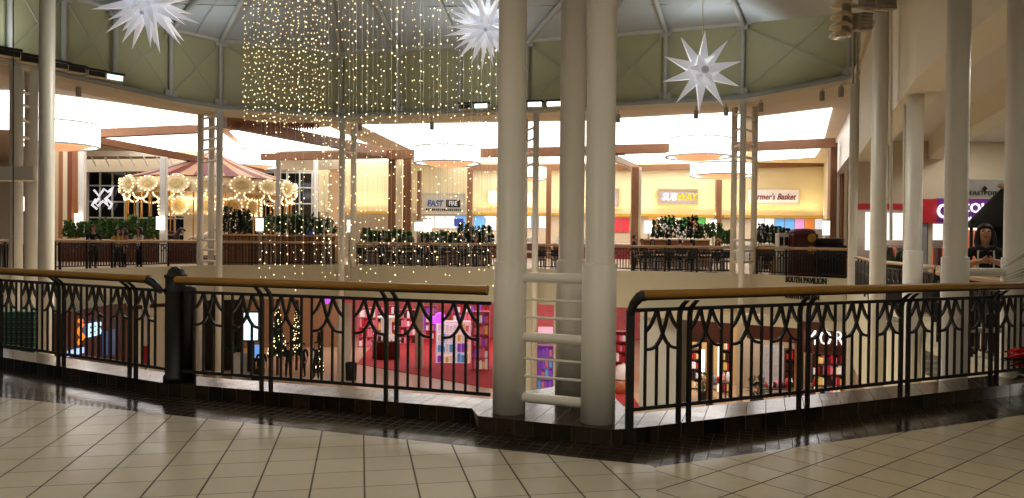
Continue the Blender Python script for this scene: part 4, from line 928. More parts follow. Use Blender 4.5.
def shop_table(px, py, Y, wpx, seq, label, plab, cat='display'):
    c = at(px, py, Y); w_ = wpx * Y / F; r = thing('display_table', label, 'table', (c.x, Y, LZ)); mb = MB(); mb.bbox((c.x, Y, LZ + .72), (w_, .7, .06), 0, .02); mb.build('table_top', DARKWOOD, r)
    for sx in (-1, 1):
        for sy in (-1, 1): mb = MB(); mb.bar((c.x + sx * w_ * .44, Y + sy * .28, LZ), (c.x + sx * w_ * .44, Y + sy * .28, LZ + .7), .06, .06); mb.build('leg', DARKWOOD, r)
    for k in range(8):
        x = c.x - w_ * .42 + w_ * .84 * k / 7; hh = random.uniform(.15, .4); mb = MB(); mb.lathe((x, Y + random.uniform(-.2, .2), LZ + .756), [(.001, 0), (.06, 0), (.09, hh * .5), (.05, hh), (.001, hh)], 8); o = mb.build('gift_jar', PROD[seq[k % len(seq)]], None, (x, Y, LZ + .75)); tag(o, plab, 'jar', plab.replace('jar', 'jars'))
shop_table(716, 392, 32.5, 26, [5, 0, 2, 4, 1], 'display table with bright jars in the amber shop behind the right railing', 'bright jar on the table in the amber shop')
shop_table(776, 392, 31.2, 36, [6, 1, 2, 6, 0], 'display table with red and dark jars under the whiteboard', 'red or dark jar on the table under the whiteboard')
shop_table(829, 388, 29.5, 34, [2, 5, 6, 4, 0], 'display table with pale jars below the big white letters', 'pale jar on the table below the big white letters')
SHD = mat('dark_shop_shelf', (70, 44, 34), .5)
shelf_unit(812, 354, 846, 386, 29.9, 3, 9, [6, 2, 5, 0, 6, 1], 'dark shelves of goods below the big white letters', 'boxed item on the dark shelves below the big white letters', SHD)
shelf_unit(722, 340, 731, 392, 33.5, 5, 3, [6, 1, 5, 2], 'dark narrow shelves at the right of the amber shop', 'boxed item on the narrow shelves in the amber shop', SHD)
shelf_unit(785, 350, 795, 390, 32.5, 4, 3, [6, 6, 1, 2], 'dark narrow shelves right of the whiteboard', 'boxed item on the narrow shelves beside the whiteboard', SHD)
shelf_unit(690, 350, 700, 392, 34.5, 4, 3, [5, 1, 6, 2], 'narrow shelves left of the warm lamp in the amber shop', 'boxed item on the shelves left of the warm lamp', SHD)
tb('floor_lamp_shade', 'warm glowing lamp in the amber shop beside the timber post', 'lamp', 701, 350, 705, 376, 34, .15, LAMP); tb('light_strip', 'pink-white vertical light strip right of the timber post', 'lamp', 717.5, 336, 719.5, 392, 33.5, .06, mat('pink_white_strip', (255, 225, 215), .4, emit=1.2))
tb('whiteboard', 'whiteboard with red scribbles behind the right railing', 'board', 760, 346, 784, 392, 32, .06, mat('scribbled_white', (206, 206, 214), .5, noise=.3, scale=6))
tb('wall_screen', 'pink and blue screen below the big white letters', 'screen', 820, 350, 826.5, 362, 30.5, .06, mat('pink_blue_screen', (220, 90, 170), .4, emit=.6, noise=.8, scale=5)); 
tb('wall_screen', 'round-cornered brown picture right of the pink and blue screen', 'picture', 830, 352, 836, 366, 30.5, .06, mat('brown_picture', (120, 84, 60), .5))
tb('door_panel', 'dark red door right of the pale column at the end of the shop row', 'door', 862, 342, 874, 386, 25.6, .08, mat('dark_red_door', (96, 30, 22), .4))
for px, py, Y, lab in ((705, 395, 31.8, 'potted bush outside the amber shop'), (793, 390, 29.3, 'potted dark bush beside the golden timber post'), (757, 393, 30.5, 'dark potted bush at the left of the whiteboard')):
    c = at(px, py, Y); r = thing('potted_bush', lab, 'plant', (c.x, Y, LZ)); mb = MB(); mb.lathe((c.x, Y, LZ), [(.001, 0), (.2, 0), (.28, .42), (.001, .42)], 14); mb.build('pot', BLACK, r); mb = MB()
    for k in range(90):
        d = Vector((random.gauss(0, 1), random.gauss(0, 1), random.gauss(0, 1))).normalized() * random.uniform(.25, .46); q = Vector((c.x, Y, LZ + .8)) + d; s_ = Vector((-d.y, d.x, .1)).normalized() * .09; mb.quad(q - s_, q - d * .2 , q + s_, q + d * .3)
    mb.build('foliage', DGREEN, r, fix=False)
# side walls of the lower hall to the right
m = MB(); m.prism([(11.3, 24.6), (9.2, 19), (8.2, 14.4), (6.5, 10), (7, 10), (8.6, 14.2), (9.6, 18.8), (11.7, 24.5)], LZ, -2.1); struct('wall_lower_right', m, FASCIA)
# ================================================================== things hung in the atrium
STARM = mat('white_star_lantern_film', (226, 230, 240), .45, emit=.3, noise=.05)
def star(px, py, Y, R_, label, tilt, spin=0, fr=.85, dense=False):
    c = at(px, py, Y); r = thing('star_lantern', label, 'star lantern', c)
    rot = Matrix.Rotation(tilt, 3, 'X') @ Matrix.Rotation(spin, 3, 'Y')
    mb = MB(); mb.sphere(c, R_ * .3, 8); mb.build('core', STARM, r)
    dirs = [Vector((math.sin(2 * PI * k / 10), 0, math.cos(2 * PI * k / 10))) for k in range(10)]
    ring = []
    for s in (-1, 1):
        for k in range(6):
            a = 2 * PI * (k + .5) / 6; ring.append(Vector((math.sin(a) * .72, s * .69, math.cos(a) * .72)))
    if dense:
        ring = [Vector((math.sin(2 * PI * (k + .5) / 10) * .87, s * .5, math.cos(2 * PI * (k + .5) / 10) * .87)) for s in (-1, 1) for k in range(10)] + [Vector((math.sin(2 * PI * k / 5) * .45, s * .9, math.cos(2 * PI * k / 5) * .45)) for s in (-1, 1) for k in range(5)]
    for i, d in enumerate(dirs + ring):
        d = (rot @ d).normalized(); L = R_ * ((1.0 if i < 10 else fr)); x = d.orthogonal().normalized(); y = d.cross(x); b0 = R_ * (.115 if dense else .18)
        base = c + d * R_ * .2; mb = MB(); ring_ = [base + x * b0, base + y * b0, base - x * b0, base - y * b0]
        mb.add(ring_ + [c + d * L], [(0, 1, 4), (1, 2, 4), (2, 3, 4), (3, 0, 4), (3, 2, 1, 0)], False); mb.build('point', STARM, r)
    mb = MB(); d = rot @ Vector((0, -1, 0)); mb.tube([c + d * R_ * .26, c + d * R_ * .34], R_ * (.04 if dense else .09), 12); mb.build('end_cap', mat('pale_grey_cap', (190, 192, 204), .5, emit=.2), r)
    mb = MB(); mb.tube([c + Vector((0, 0, R_ * .9)), (c.x, c.y, 10.6)], .008, 6); mb.build('cord', WHITE, r)
star(702, 71.5, 16, .84, 'white star lantern hanging before the drum, right of the nearest columns', .05, .05, .55)
star(147, 2, 14, .95, 'white star lantern at the top left, seen partly from below', .9, .2, .97, True)
star(486, 27, 16, .9, 'bluish white star lantern half hidden behind the nearest column, among fairy lights', .45, .1, .97, True)
# strings of fairy lights
def string(px, Y, y0, y1, gap, jit, label, group, miss=0, sz=1):
    a, b_ = at(px, y0, Y), at(px, y1, Y); a.z = min(a.z, 10.4); mb = MB(); mb.tube([a, b_], .0035, 4); z = a.z - random.uniform(0, gap); mb.mi = 1
    while z > b_.z:
        if random.random() >= miss: mb.octa((a.x + random.uniform(-jit, jit), Y + random.uniform(-jit, jit), z), random.choice((.018, .022, .028)) * sz)
        z -= gap * random.uniform(.6, 1.4)
    o = mb.build('hanging_light_string', [WIRE, BULB], None, a, fix=False); tag(o, label, 'light string', group)
for i in range(25):
    px = 243.5 + 81 * i / 24 + random.uniform(-1.2, 1.2); Y = random.uniform(22, 26)
    string(px, Y, -12, random.uniform(118, 130), .2, .05, 'string of warm lights in the dense block of the curtain at left', 'dense fairy light strings', 0, .8)
for i in range(17):
    px = random.uniform(236, 332); string(px, random.uniform(22, 26), 120, random.uniform(262, 296), .3, .05, 'loose string of warm lights hanging below the dense block', 'loose fairy light strings', .25, .85)
for i in range(40):
    px = 330 + 165 * (i / 39) ** 1.05 + random.uniform(-2, 2); string(px, random.uniform(20, 27), -12, random.uniform(255, 292), .36, .04, 'sparser string of warm lights between the dense block and nearest column', 'sparse fairy light strings', .2, .8)
mb = MB(); a, b_ = at(232, 123.5, 34.3), at(318, 125, 34.3); mb.bar(a, b_, .12, .16)
for k in range(34):
    p = a.lerp(b_, k / 33); h_ = random.uniform(.12, .34); mb.tube([p, p - Vector((0, 0, h_))], [.07, .02], 5)
o = mb.build('garland', mat('copper_brown_garland', (120, 70, 40), .5, noise=.4), None, a); tag(o, 'copper brown garland under the ring below the dense fairy lights', 'garland')
# floodlights standing on the ring ledge, small spots below it
LITC = mat('cool_flood_lens', (190, 240, 240), .3, emit=2.4, noise=0); LITW = mat('white_flood_lens', (245, 250, 255), .3, emit=3, noise=0)
HOUS = mat('pale_flood_housing', (186, 176, 152), .5)
def flood(px, py, Y, lens, label, ang, hood=True):
    c = at(px, py, Y - .6); r = thing('mounted_flood_light', label, 'flood light', c); R = Matrix.Rotation(ang, 3, 'Z')
    mb = MB(); mb.bbox(c, (.62, .3, .22), ang, .03); mb.build('housing', HOUS, r)
    mb = MB(); mb.box(c + R @ Vector((0, -.04, .14)), (.66, .34, .06), ang); mb.build('visor', BLACK, r)
    mb = MB(); mb.box(c + R @ Vector((0, -.155, 0)), (.54, .02, .17), ang); mb.build('lens', lens or BLACK, r)
    mb = MB(); mb.tube([c + R @ Vector((-.34, 0, 0)), c + R @ Vector((-.34, .05, -.22)), c + R @ Vector((.34, .05, -.22)), c + R @ Vector((.34, 0, 0))], .02, 6); mb.build('yoke', STEEL, r)
for i, (px, py, Y, ln, lab) in enumerate(((8, 54, 23.9, None, 'dark flood light on the ring ledge at the left edge'), (27, 60, 24.6, None, 'dark flood light on the ring ledge left of the thick pale column'), (57, 66, 26.1, None, 'dark flood light on the ring ledge just right of the thick pale column'),
    (75, 70, 26.9, None, 'dark flood light on the ring ledge, second from the cyan lit one'), (95, 74.5, 27.5, None, 'dark flood light on the ring ledge next to the cyan lit one'), (113, 78, 28.2, LITC, 'cyan lit flood light on the ring ledge at left'),
    (467, 107, 32.9, None, 'dark flood light on the ring ledge left of the nearest column'), (482, 106.5, 32.7, LITC, 'cool lit flood light on the ring ledge touching the nearest column'), (535.5, 105, 31.9, LITW, 'bright white flood light between the nearest columns, the left one'), (554.5, 104.5, 31.6, LITW, 'bright white flood light between the nearest columns, the right one'))):
    flood(px, py, Y, ln, lab, .9 if i < 6 else -.25)
SP = mat('grey_small_spot', (140, 136, 124), .5)
for px, py, Y, lab in ((78.5, 92, 27.3, 'small grey spotlight under the ring at far left'), (360, 127, 34.4, 'small grey spotlight under the ring right of the twin columns'), (432, 126, 33.6, 'small grey spotlight under the ring above the large drum lamp'), (618, 118.5, 31.2, 'small grey spotlight under the ring right of the nearest columns'), (696, 114.5, 30.1, 'small grey spotlight under the ring below the white star'),
    (726, 111.5, 29.6, 'small grey spotlight left of the three-column cluster'), (761, 107.5, 28.6, 'small grey spotlight right of the three-column cluster'), (822, 96, 26.5, 'small grey spotlight with a lit side under the ring at right'), (841, 92, 25.8, 'small grey spotlight next to the slim pale right column')):
    c = at(px, py, Y); r = thing('ceiling_spotlight', lab, 'spotlight', c); mb = MB(); mb.tube([c + Vector((0, 0, .16)), c + Vector((0, 0, -.16))], .09, 10); mb.build('lamp_body', SP, r); mb = MB(); mb.tube([c + Vector((0, 0, .16)), (c.x, c.y, max(c.z + .2, 6.84))], .02, 6); mb.build('stem', SP, r)
# equipment on the tall column at the upper right
c = at(843, 18, 14.4); r = thing('louvred_spotlight', 'beige louvred spotlight with stacked fins at the top right', 'spotlight', c); FIN = mat('beige_fin', (206, 192, 160), .4)
for k, y in enumerate((1, 13, 23, 32)):
    q = at(842 - .6 * k, y, 14.4); mb = MB(); mb.lathe(q, [(.1, .02), (.19, -.05), (.2, -.09), (.17, -.09), (.09, -.01)], 18); mb.build('fin', FIN, r)
mb = MB(); mb.tube([at(847, -6, 14.5), at(846, 34, 14.5)], .085, 12); mb.build('lamp_body', SP, r)
q = at(841, 35.5, 14.35); mb = MB(); mb.lathe(q, [(.001, 0), (.1, 0), (.13, -.05), (.001, -.05)], 14); mb.build('lens', mat('silver_lens', (226, 228, 232), .2, metal=.6), r)
GE = mat('grey_equipment', (172, 166, 148), .5, noise=.2)
for px, py, w_, h_, lab in ((862.5, 22, .24, .3, 'grey boxy floodlight beside the beige louvred spotlight'), (884.5, 4, .34, .2, 'grey boxy floodlight on top of the tall pale right column'), (867, 2, .2, .16, 'small grey projector above the two grey floodlights')):
    c = at(px, py, 14.4); r = thing('flood_light', lab, 'flood light', c); mb = MB(); mb.bbox(c, (w_, .3, h_), .2, .03); mb.build('housing', GE, r); mb = MB(); mb.box(c + Vector((0, -.12, -h_ / 2 - .02)), (w_ * .9, .1, .03)); mb.build('visor', SP, r)
    for k in range(4): mb = MB(); mb.box(c + Vector((0, -.16, h_ * (.35 - .2 * k))), (w_ * .86, .03, .02), .2); mb.build('cooling_fin', SP, r)
for px in (853, 857.5):
    mb = MB(); mb.tube([at(px, 30, 14.6), at(px, 84, 14.6)], .022, 6); o = mb.build('support_rod', STEEL, None, at(px, 84, 14.6)); tag(o, 'thin vertical rod under the beige louvred spotlight, ' + ('left one' if px < 855 else 'right one'), 'rod')
mb = MB(); mb.bar(at(838, 3, 14.7), at(884, 12, 14.9), .06, .08); o = mb.build('mounting_arm', GE, None, at(860, 8, 14.8)); tag(o, 'grey arm carrying the spotlights on the tall right column', 'arm')
# ================================================================== carousel
CX, CYY = at(211, 249, 46).x, 46.0
CAR = thing('carousel', 'carousel with red and white striped top and rings of bright bulbs', 'carousel', (CX, CYY, FZ))
def zc(y): return at(211, y, CYY).z
R0 = 4.75; zf = lambda y, Y: at(211, y, Y).z
z_e = zf(175, 41.3); z_top = zc(152)
mb = MB(); mb.lathe((CX, CYY, FZ), [(.001, 0), (R0 + .2, 0), (R0 + .2, .28), (.001, .28)], 48); mb.build('platform', DARKWOOD, CAR)
mb = MB(); n = 36; prof = [(R0, z_e), (R0 * .7, z_e + (z_top - z_e) * .26), (R0 * .35, z_e + (z_top - z_e) * .6), (.2, z_top)]
for k in range(n):
    mb.mi = k % 2; mb.lathe((CX, CYY, 0), prof, 1, True, 2 * PI * k / n, 2 * PI * (k + 1) / n)
mb.build('canopy', [mat('carousel_red', (108, 10, 12), .6), mat('carousel_cream', (184, 140, 100), .6)], CAR, fix=False)
mb = MB(); mb.sphere((CX, CYY, z_top + .1), .22, 8); mb.tube([(CX, CYY, z_top), (CX, CYY, z_top + .7)], [.08, .02], 8); mb.build('finial', mat('carousel_gold', (214, 160, 70), .3, metal=.6), CAR)
BW = mat('carousel_bulb', (255, 236, 196), .4, emit=1.7, noise=0, ec=(255, 226, 180)); CR_ = mat('carousel_cream_board', (240, 214, 170), .5, noise=.2, scale=4); GOLD = MATS['carousel_gold']; PICT = mat('carousel_painted_panel', (206, 180, 120), .5, noise=.6, scale=5)
def cartouche(ang, R_, z, w_, h_, nb, name, br=.05):
    d = Vector((math.cos(ang), math.sin(ang), 0)); t = Vector((-d.y, d.x, 0)); c = Vector((CX, CYY, z)) + d * R_
    mb = MB(); k = 20; fr = [c + d * .06 + t * w_ * math.cos(2 * PI * j / k) + Vector((0, 0, h_ * math.sin(2 * PI * j / k) * (1 + .12 * math.cos(8 * PI * j / k)))) for j in range(k)]
    bk = [p - d * .12 for p in fr]; mb.add(fr + bk, [tuple(range(k)), tuple(reversed(range(k, 2 * k)))] + [(j, (j + 1) % k, k + (j + 1) % k, k + j) for j in range(k)], False); o = mb.build(name, CR_, CAR)
    mb = MB(); fr2 = [c + d * .08 + t * w_ * .55 * math.cos(2 * PI * j / k) + Vector((0, 0, h_ * .5 * math.sin(2 * PI * j / k))) for j in range(k)]; mb.add(fr2 + [p - d * .03 for p in fr2], [tuple(range(k))] + [(j, (j + 1) % k, k + (j + 1) % k, k + j) for j in range(k)], False); mb.build('painted_panel', PICT, o)
    mb = MB()
    for j in range(nb): mb.octa(c + d * .12 + t * w_ * .92 * math.cos(2 * PI * j / nb) + Vector((0, 0, h_ * .94 * math.sin(2 * PI * j / nb))), br)
    mb.build('bulbs', BW, o)['kind'] = 'stuff'
zb = zf(183.5, 41.3)
for k in range(18): cartouche(2 * PI * (k + .5) / 18, R0, zb, .72, .4 + .08 * (k % 2), 14, 'rounding_board')
mb = MB(); mb.lathe((CX, CYY, 0), [(R0 - .1, zb - .45), (R0 - .1, zb + .4), (R0 - .22, zb + .4), (R0 - .22, zb - .45), (R0 - .1, zb - .45)], 48); mb.build('rounding_rim', CR_, CAR)
for k in range(18):
    ang = 2 * PI * k / 18; d = Vector((math.cos(ang), math.sin(ang), 0)); t = Vector((-d.y, d.x, 0)); c = Vector((CX, CYY, zf(193, 41.4))) + d * (R0 - .15); mb = MB()
    for j in range(11): a = PI * j / 10; mb.octa(c + t * .62 * math.cos(a) - Vector((0, 0, .3 * math.sin(a))), .06)
    mb.build('bulb_swag', BW, CAR)
zi = zf(205.5, 43.3)
for k in range(12): cartouche(2 * PI * (k + .5) / 12, 2.7, zi, .62, .5, 14, 'inner_board', .06)
mb = MB(); mb.lathe((CX, CYY, 0), [(1.5, FZ + .28), (1.5, zf(216, 43.4)), (2.5, zf(214, 43.4)), (2.55, zf(198, 43.4)), (1.2, zc(190))], 32); mb.build('centre_drum', mat('carousel_centre_panel', (238, 206, 160), .4, emit=.25, noise=.35, scale=2), CAR)
mb = MB()
for y in (198.5, 214):
    for k in range(60): a = 2 * PI * k / 60; mb.octa((CX + 2.62 * math.cos(a), CYY + 2.62 * math.sin(a), zf(y, 43.4)), .05)
o = mb.build('bulb_row', BW, CAR); o['kind'] = 'stuff'
L = bpy.data.lights.new('carousel_light', 'POINT'); L.energy = 120; L.color = (1, .85, .6); L.shadow_soft_size = .6; lo = bpy.data.objects.new('carousel_light', L); COL.objects.link(lo); lo.location = (CX, CYY - 3.4, zc(200))
# skinned bodies -----------------------------------------------------------
def skin_mesh(name, V, E, Rr, mats, lab, sub=1):
    """one continuous body grown over a skeleton; each face takes the material of its nearest joint"""
    me = bpy.data.meshes.new(name); me.from_pydata([Vector(v) for v in V], E, []); o = bpy.data.objects.new(name, me); COL.objects.link(o)
    md = o.modifiers.new('s', 'SKIN'); md.use_smooth_shade = True; md.branch_smoothing = .6
    sv = me.skin_vertices[0].data
    for i, r in enumerate(Rr): sv[i].radius = r if isinstance(r, tuple) else (r, r)
    for i in range(len(V)): sv[i].use_root = (i == 0)
    m2 = o.modifiers.new('u', 'SUBSURF'); m2.levels = sub; m2.render_levels = sub
    bpy.context.view_layer.update()
    out = bpy.data.meshes.new_from_object(o.evaluated_get(bpy.context.evaluated_depsgraph_get())); bpy.data.objects.remove(o)
    out.name = name; out.materials.clear()
    for m_ in mats: out.materials.append(m_)
    VV = [Vector(v) for v in V]
    mids = [((VV[a] + VV[b]) / 2, lab[b]) for a, b in E] + list(zip(VV, lab))
    for p in out.polygons:
        c = p.center; p.material_index = min(mids, key=lambda q: (q[0] - c).length_squared)[1]; p.use_smooth = True
    return out
def person(label, loc, rz, H, pose, top, legs, hair=HAIRD, long_hair=False, shoes=BLACK, bare=False, group=None, detail=False):
    V = []; E = []; Rr = []; lab = []      # materials: 0 skin, 1 top, 2 trousers, 3 shoes
    def j(x, y, z, r, par, l):
        V.append((x * H, y * H, z * H)); Rr.append((r * H, r * H) if not isinstance(r, tuple) else (r[0] * H, r[1] * H)); lab.append(l)
        if par is not None: E.append((par, len(V) - 1))
        return len(V) - 1
    sit = pose.startswith('sit'); dz = -(.525 * H - .635) / H if sit else 0
    pel = j(0, 0, .525 + dz, (.085, .062), None, 2); sp = j(0, .005, .62 + dz, (.075, .056), pel, 1); ch = j(0, .0, .735 + dz, (.088, .06), sp, 1); up_ = j(0, .005, .8 + dz, (.06, .045), ch, 1)
    nk = j(0, 0, .845 + dz, .028, up_, 0); h0 = j(0, -.012, .885 + dz, .041, nk, 0); h1 = j(0, -.006, .935 + dz, .05, h0, 0); j(0, .0, .972 + dz, .036, h1, 0)
    for s in (-1, 1):
        sh = j(s * .1, .005, .795 + dz, .04, up_, 1)
        if pose == 'hold':
            el = j(s * .15, -.05, .67 + dz, .032, sh, 1); fm = j(s * .1, -.14, .705 + dz, .026, el, 0); wr = j(s * .045, -.19, .725 + dz, .019, fm, 0); ha = j(s * .015, -.215, .73 + dz, (.022, .012), wr, 0); fd = Vector((-s * .7, -.6, -.1)); th = Vector((0, -.3, .9))
        elif pose in ('lean', 'sit', 'sit_eat'):
            el = j(s * .15, -.06, .66 + dz, .032, sh, 1); fm = j(s * .1, -.15, .645 + dz, .025, el, 0 if bare else 1); wr = j(s * .045, -.2, .65 + dz, .018, fm, 0); ha = j(s * .015, -.225, .655 + dz, (.022, .012), wr, 0); fd = Vector((-s * .7, -.6, -.1)); th = Vector((0, -.3, .9))
        else:
            el = j(s * .135, .02, .645 + dz, .03, sh, 1); wr = j(s * .14, -.03, .505 + dz, .019, el, 0); ha = j(s * .14, -.045, .46 + dz, (.012, .022), wr, 0); fd = Vector((0, -.25, -1)); th = Vector((-s * .2, -.9, -.4))
        fd.normalize(); th.normalize(); side = fd.cross(th).normalized(); across = th
        base = Vector(V[ha]) / H
        for k, ln in enumerate((.04, .047, .043, .034)):
            o_ = across * (.018 - .0115 * k); p1 = base + fd * .018 + o_; p2 = p1 + fd * ln * .55 + side * .004; p3 = p2 + fd * ln * .45 + side * .014
            a = j(*p1, .0062, ha, 0); b = j(*p2, .0055, a, 0); j(*p3, .0045, b, 0)
        p1 = base + across * .022 - fd * .012; a = j(*p1, .007, ha, 0); j(*(p1 + across * .014 + fd * .022), .0055, a, 0)
        hp = j(s * .048, 0, .49 + dz, .058, pel, 2)
        if sit:
            kn = j(s * .06, -.22, .48 + dz, .043, hp, 2); an = j(s * .06, -.2, .06, .027, kn, 2); toe = j(s * .062, -.27, .022, .022, an, 3)
        else:
            kn = j(s * .052, -.012 * (1 + s), .28, .041, hp, 2); an = j(s * .056, .015, .055, .027, kn, 2); toe = j(s * .066, -.075, .022, .022, an, 3)
    me = skin_mesh('person', V, E, Rr, [SKIN, top, legs, shoes], lab)
    o = bpy.data.objects.new('person', me); COL.objects.link(o); o.location = loc; o.rotation_euler = (0, 0, rz); o['_w'] = (0, 0, 0); tag(o, label, 'person', group)
    hz = (.945 + dz) * H
    def kid(mb, name, m_):
        k = mb.build(name, m_); k.parent = o; k.location = (0, 0, 0); return k
    mb = MB(); mb.sphere((0, .014 * H, hz + .004 * H), .06 * H, 8, (.95, 1.0, .98))
    mb.v = [Vector((v.x, max(v.y, -.032 * H + max(0, (hz + .03 * H - v.z)) * .9), v.z)) for v in mb.v]
    if long_hair: mb.tube([(0, .03 * H, hz), (0, .055 * H, hz - .07 * H), (0, .06 * H, hz - .15 * H), (0, .055 * H, hz - .2 * H)], [.05 * H, .056 * H, .048 * H, .02 * H], 10)
    if long_hair:
        for s in (-1, 1): mb.tube([(s * .046 * H, .0, hz), (s * .055 * H, -.01 * H, hz - .08 * H), (s * .05 * H, -.035 * H, hz - .17 * H)], [.02 * H, .022 * H, .01 * H], 8)
    kid(mb, 'hair', hair)
    mb = MB(); mb.tube([(0, -.055 * H, hz), (0, -.066 * H, hz - .018 * H), (0, -.052 * H, hz - .024 * H)], [.004 * H, .0075 * H, .005 * H], 6); kid(mb, 'nose', SKIN)
    for s in (-1, 1):
        mb = MB(); mb.sphere((s * .019 * H, -.051 * H, hz + .002 * H), .0068 * H, 6, (1.2, .6, .8)); kid(mb, 'eye', BLACK)
        mb = MB(); mb.sphere((s * .05 * H, .0, hz - .01 * H), .012 * H, 5, (.4, .8, 1.3)); kid(mb, 'ear', SKIN)
    mb = MB(); mb.sphere((0, -.051 * H, hz - .043 * H), .012 * H, 5, (1.2, .5, .35)); kid(mb, 'mouth', mat('lips', (150, 80, 74), .5))
    if detail:
        mb = MB()
        for s in (-1, 1): mb.tube([(s * .05 * H, -.066 * H, .8 * H), (s * .052 * H, -.083 * H, .73 * H), (s * .05 * H, -.07 * H, .64 * H)], .006 * H, 6)
        kid(mb, 'white_stripe', WHITE)
        mb = MB(); mb.tube([(-.045 * H, .03 * H, .835 * H), (-.05 * H, -.03 * H, .83 * H), (0, -.062 * H, .805 * H), (.05 * H, -.03 * H, .83 * H), (.045 * H, .03 * H, .835 * H), (0, .06 * H, .845 * H)], .018 * H, 8); kid(mb, 'hood', top)
    return o
BLKC = mat('black_cloth', (20, 20, 24), .8); YEL = mat('yellow_top', (214, 170, 40), .7); WHC = mat('white_jacket_cloth', (226, 220, 210), .7); DEN = mat('dark_denim', (36, 42, 56), .8); PNK = mat('dusty_pink_cloth', (190, 130, 120), .7); GRY = mat('grey_cloth', (110, 108, 106), .8); NAVY = mat('navy_cloth', (30, 36, 66), .8); TANC = mat('tan_cloth', (180, 140, 100), .8)
def stand_at(px, Y, z): c = at(px, 249, Y); return (c.x, Y, z)
person('person in a black hoodie with white stripes leaning on the second railing', stand_at(985, 10.9, 0), -.45, 1.86, 'hold', BLKC, BLKC, long_hair=True, bare=True, detail=True)
person('person in black standing at the far railing left of the one in yellow', stand_at(93, 29.9, FZ), .9, 1.75, 'lean', BLKC, BLKC)
person('person in a yellow top at the far railing', stand_at(117.5, 31, FZ), .9, 1.62, 'stand', YEL, DEN, long_hair=True)
person('person in dusty pink between the ones in yellow and in white', stand_at(124, 31.9, FZ), -.5, 1.64, 'stand', PNK, DEN, long_hair=True)
person('person with long hair and white jacket leaning on the far railing', stand_at(139, 31.7, FZ), -.4, 1.68, 'lean', WHC, BLKC, long_hair=True)
person('person in dark navy standing by the timber column under the white and yellow sign', stand_at(634.5, 33.2, FZ), 1.2, 1.6, 'stand', NAVY, BLKC)
for px, Y, H, rz, lab, t_, pose in ((289, 36.4, 1.66, .5, 'person in black on the lower level, leftmost of the three under the fairy lights', BLKC, 'stand'), (304, 36.6, 1.62, -.3, 'person in black on the lower level, middle of the three under the fairy lights', BLKC, 'stand'), (317, 36.2, 1.74, .2, 'person in dark navy on the lower level beside the small christmas tree', NAVY, 'stand')):
    person(lab, stand_at(px, Y, LZ), rz, H, pose, t_, BLKC)
person('person in black on the lower level, in front of the small blue monitor', stand_at(262, 35, LZ), .4, 1.6, 'stand', BLKC, BLKC)
person('person in pink on the lower level by the dark red door', stand_at(869.5, 25.0, LZ), .4, 1.66, 'stand', PNK, GRY, long_hair=True)
person('shopper in dusty pink below the big white letters', stand_at(812, 28.2 - .6, LZ), .3, 1.66, 'stand', PNK, GRY, long_hair=True)
# ================================================================== cafe furniture on the far deck
CHB = mat('black_chair_metal', (22, 21, 22), .45); TOPW = mat('pale_wood_tabletop', (206, 160, 104), .4)
ch = thing('cafe_chair', 'x', 'chair', (0, 0, 0))
mb = MB(); mb.bbox((0, 0, .45), (.42, .42, .05), 0, .015); mb.build('seat', CHB, ch); mb = MB(); mb.bbox((0, .2, .76), (.42, .04, .3), 0, .012); mb.build('backrest', CHB, ch)
for sx in (-1, 1):
    mb = MB(); mb.tube([(sx * .18, -.18, 0), (sx * .17, -.17, .43)], .016, 6); mb.build('leg', CHROME, ch)
    mb = MB(); mb.tube([(sx * .18, .2, 0), (sx * .18, .19, .43), (sx * .18, .21, .8)], .016, 6); mb.build('leg', CHROME, ch)
tbl = thing('cafe_table', 'x', 'table', (0, 0, 0))
mb = MB(); mb.bbox((0, 0, .74), (.75, .75, .05), 0, .015); mb.build('table_top', TOPW, tbl); mb = MB(); mb.tube([(0, 0, .04), (0, 0, .72)], .04, 10); mb.build('stem', CHROME, tbl); mb = MB(); mb.lathe((0, 0, 0), [(.001, 0), (.28, 0), (.26, .03), (.05, .05), (.001, .05)], 16); mb.build('base', CHB, tbl)
TT, TC = tree_of(tbl), tree_of(ch)
firstT, firstC = [True], [True]
def put(root, tr, first, p, rz, lab, grp):
    if first[0]: first[0] = False; root.location = p; root.rotation_euler = (0, 0, rz); tag(root, lab, None, grp); return root
    return dup(root, p, rz, lab, grp, tr)
ZONES = (((644, 666, 688, 711), 33.6, 'below the white and yellow sign'), ((652, 690, 724), 37.2, 'just before the dark bushy plants'), ((371, 391, 411, 432, 453, 475), 38.4, 'behind the railing below the blue lettered sign'), ((365, 384, 403, 423, 443, 464, 484), 36.7, 'close behind the railing below the blue lettered sign'), ((655, 677, 699, 721), 35.5, 'in the second row below the white and yellow sign'), ((541, 556), 35.5, 'between the nearest columns on the far level'), ((761, 784), 31, 'left of the dark red kiosk'), ((308, 326), 39, 'left of the twin white columns'))
SEATED = []
for pxs, Y, w_ in ZONES:
    for i, px in enumerate(pxs):
        c = at(px, 249, Y + .25 * (i % 2)); p = Vector((c.x, c.y, FZ)); put(tbl, TT, firstT, p, 0, 'pale-topped cafe table ' + w_, 'cafe tables ' + w_)
        for k, (dx, dy, rz) in enumerate(((0, .66, 0), (0, -.66, PI))):
            q = p + Vector((dx, dy, 0)); put(ch, TC, firstC, q, rz, 'black cafe chair with metal legs ' + w_, 'cafe chairs ' + w_)
            SEATED.append((q, rz))
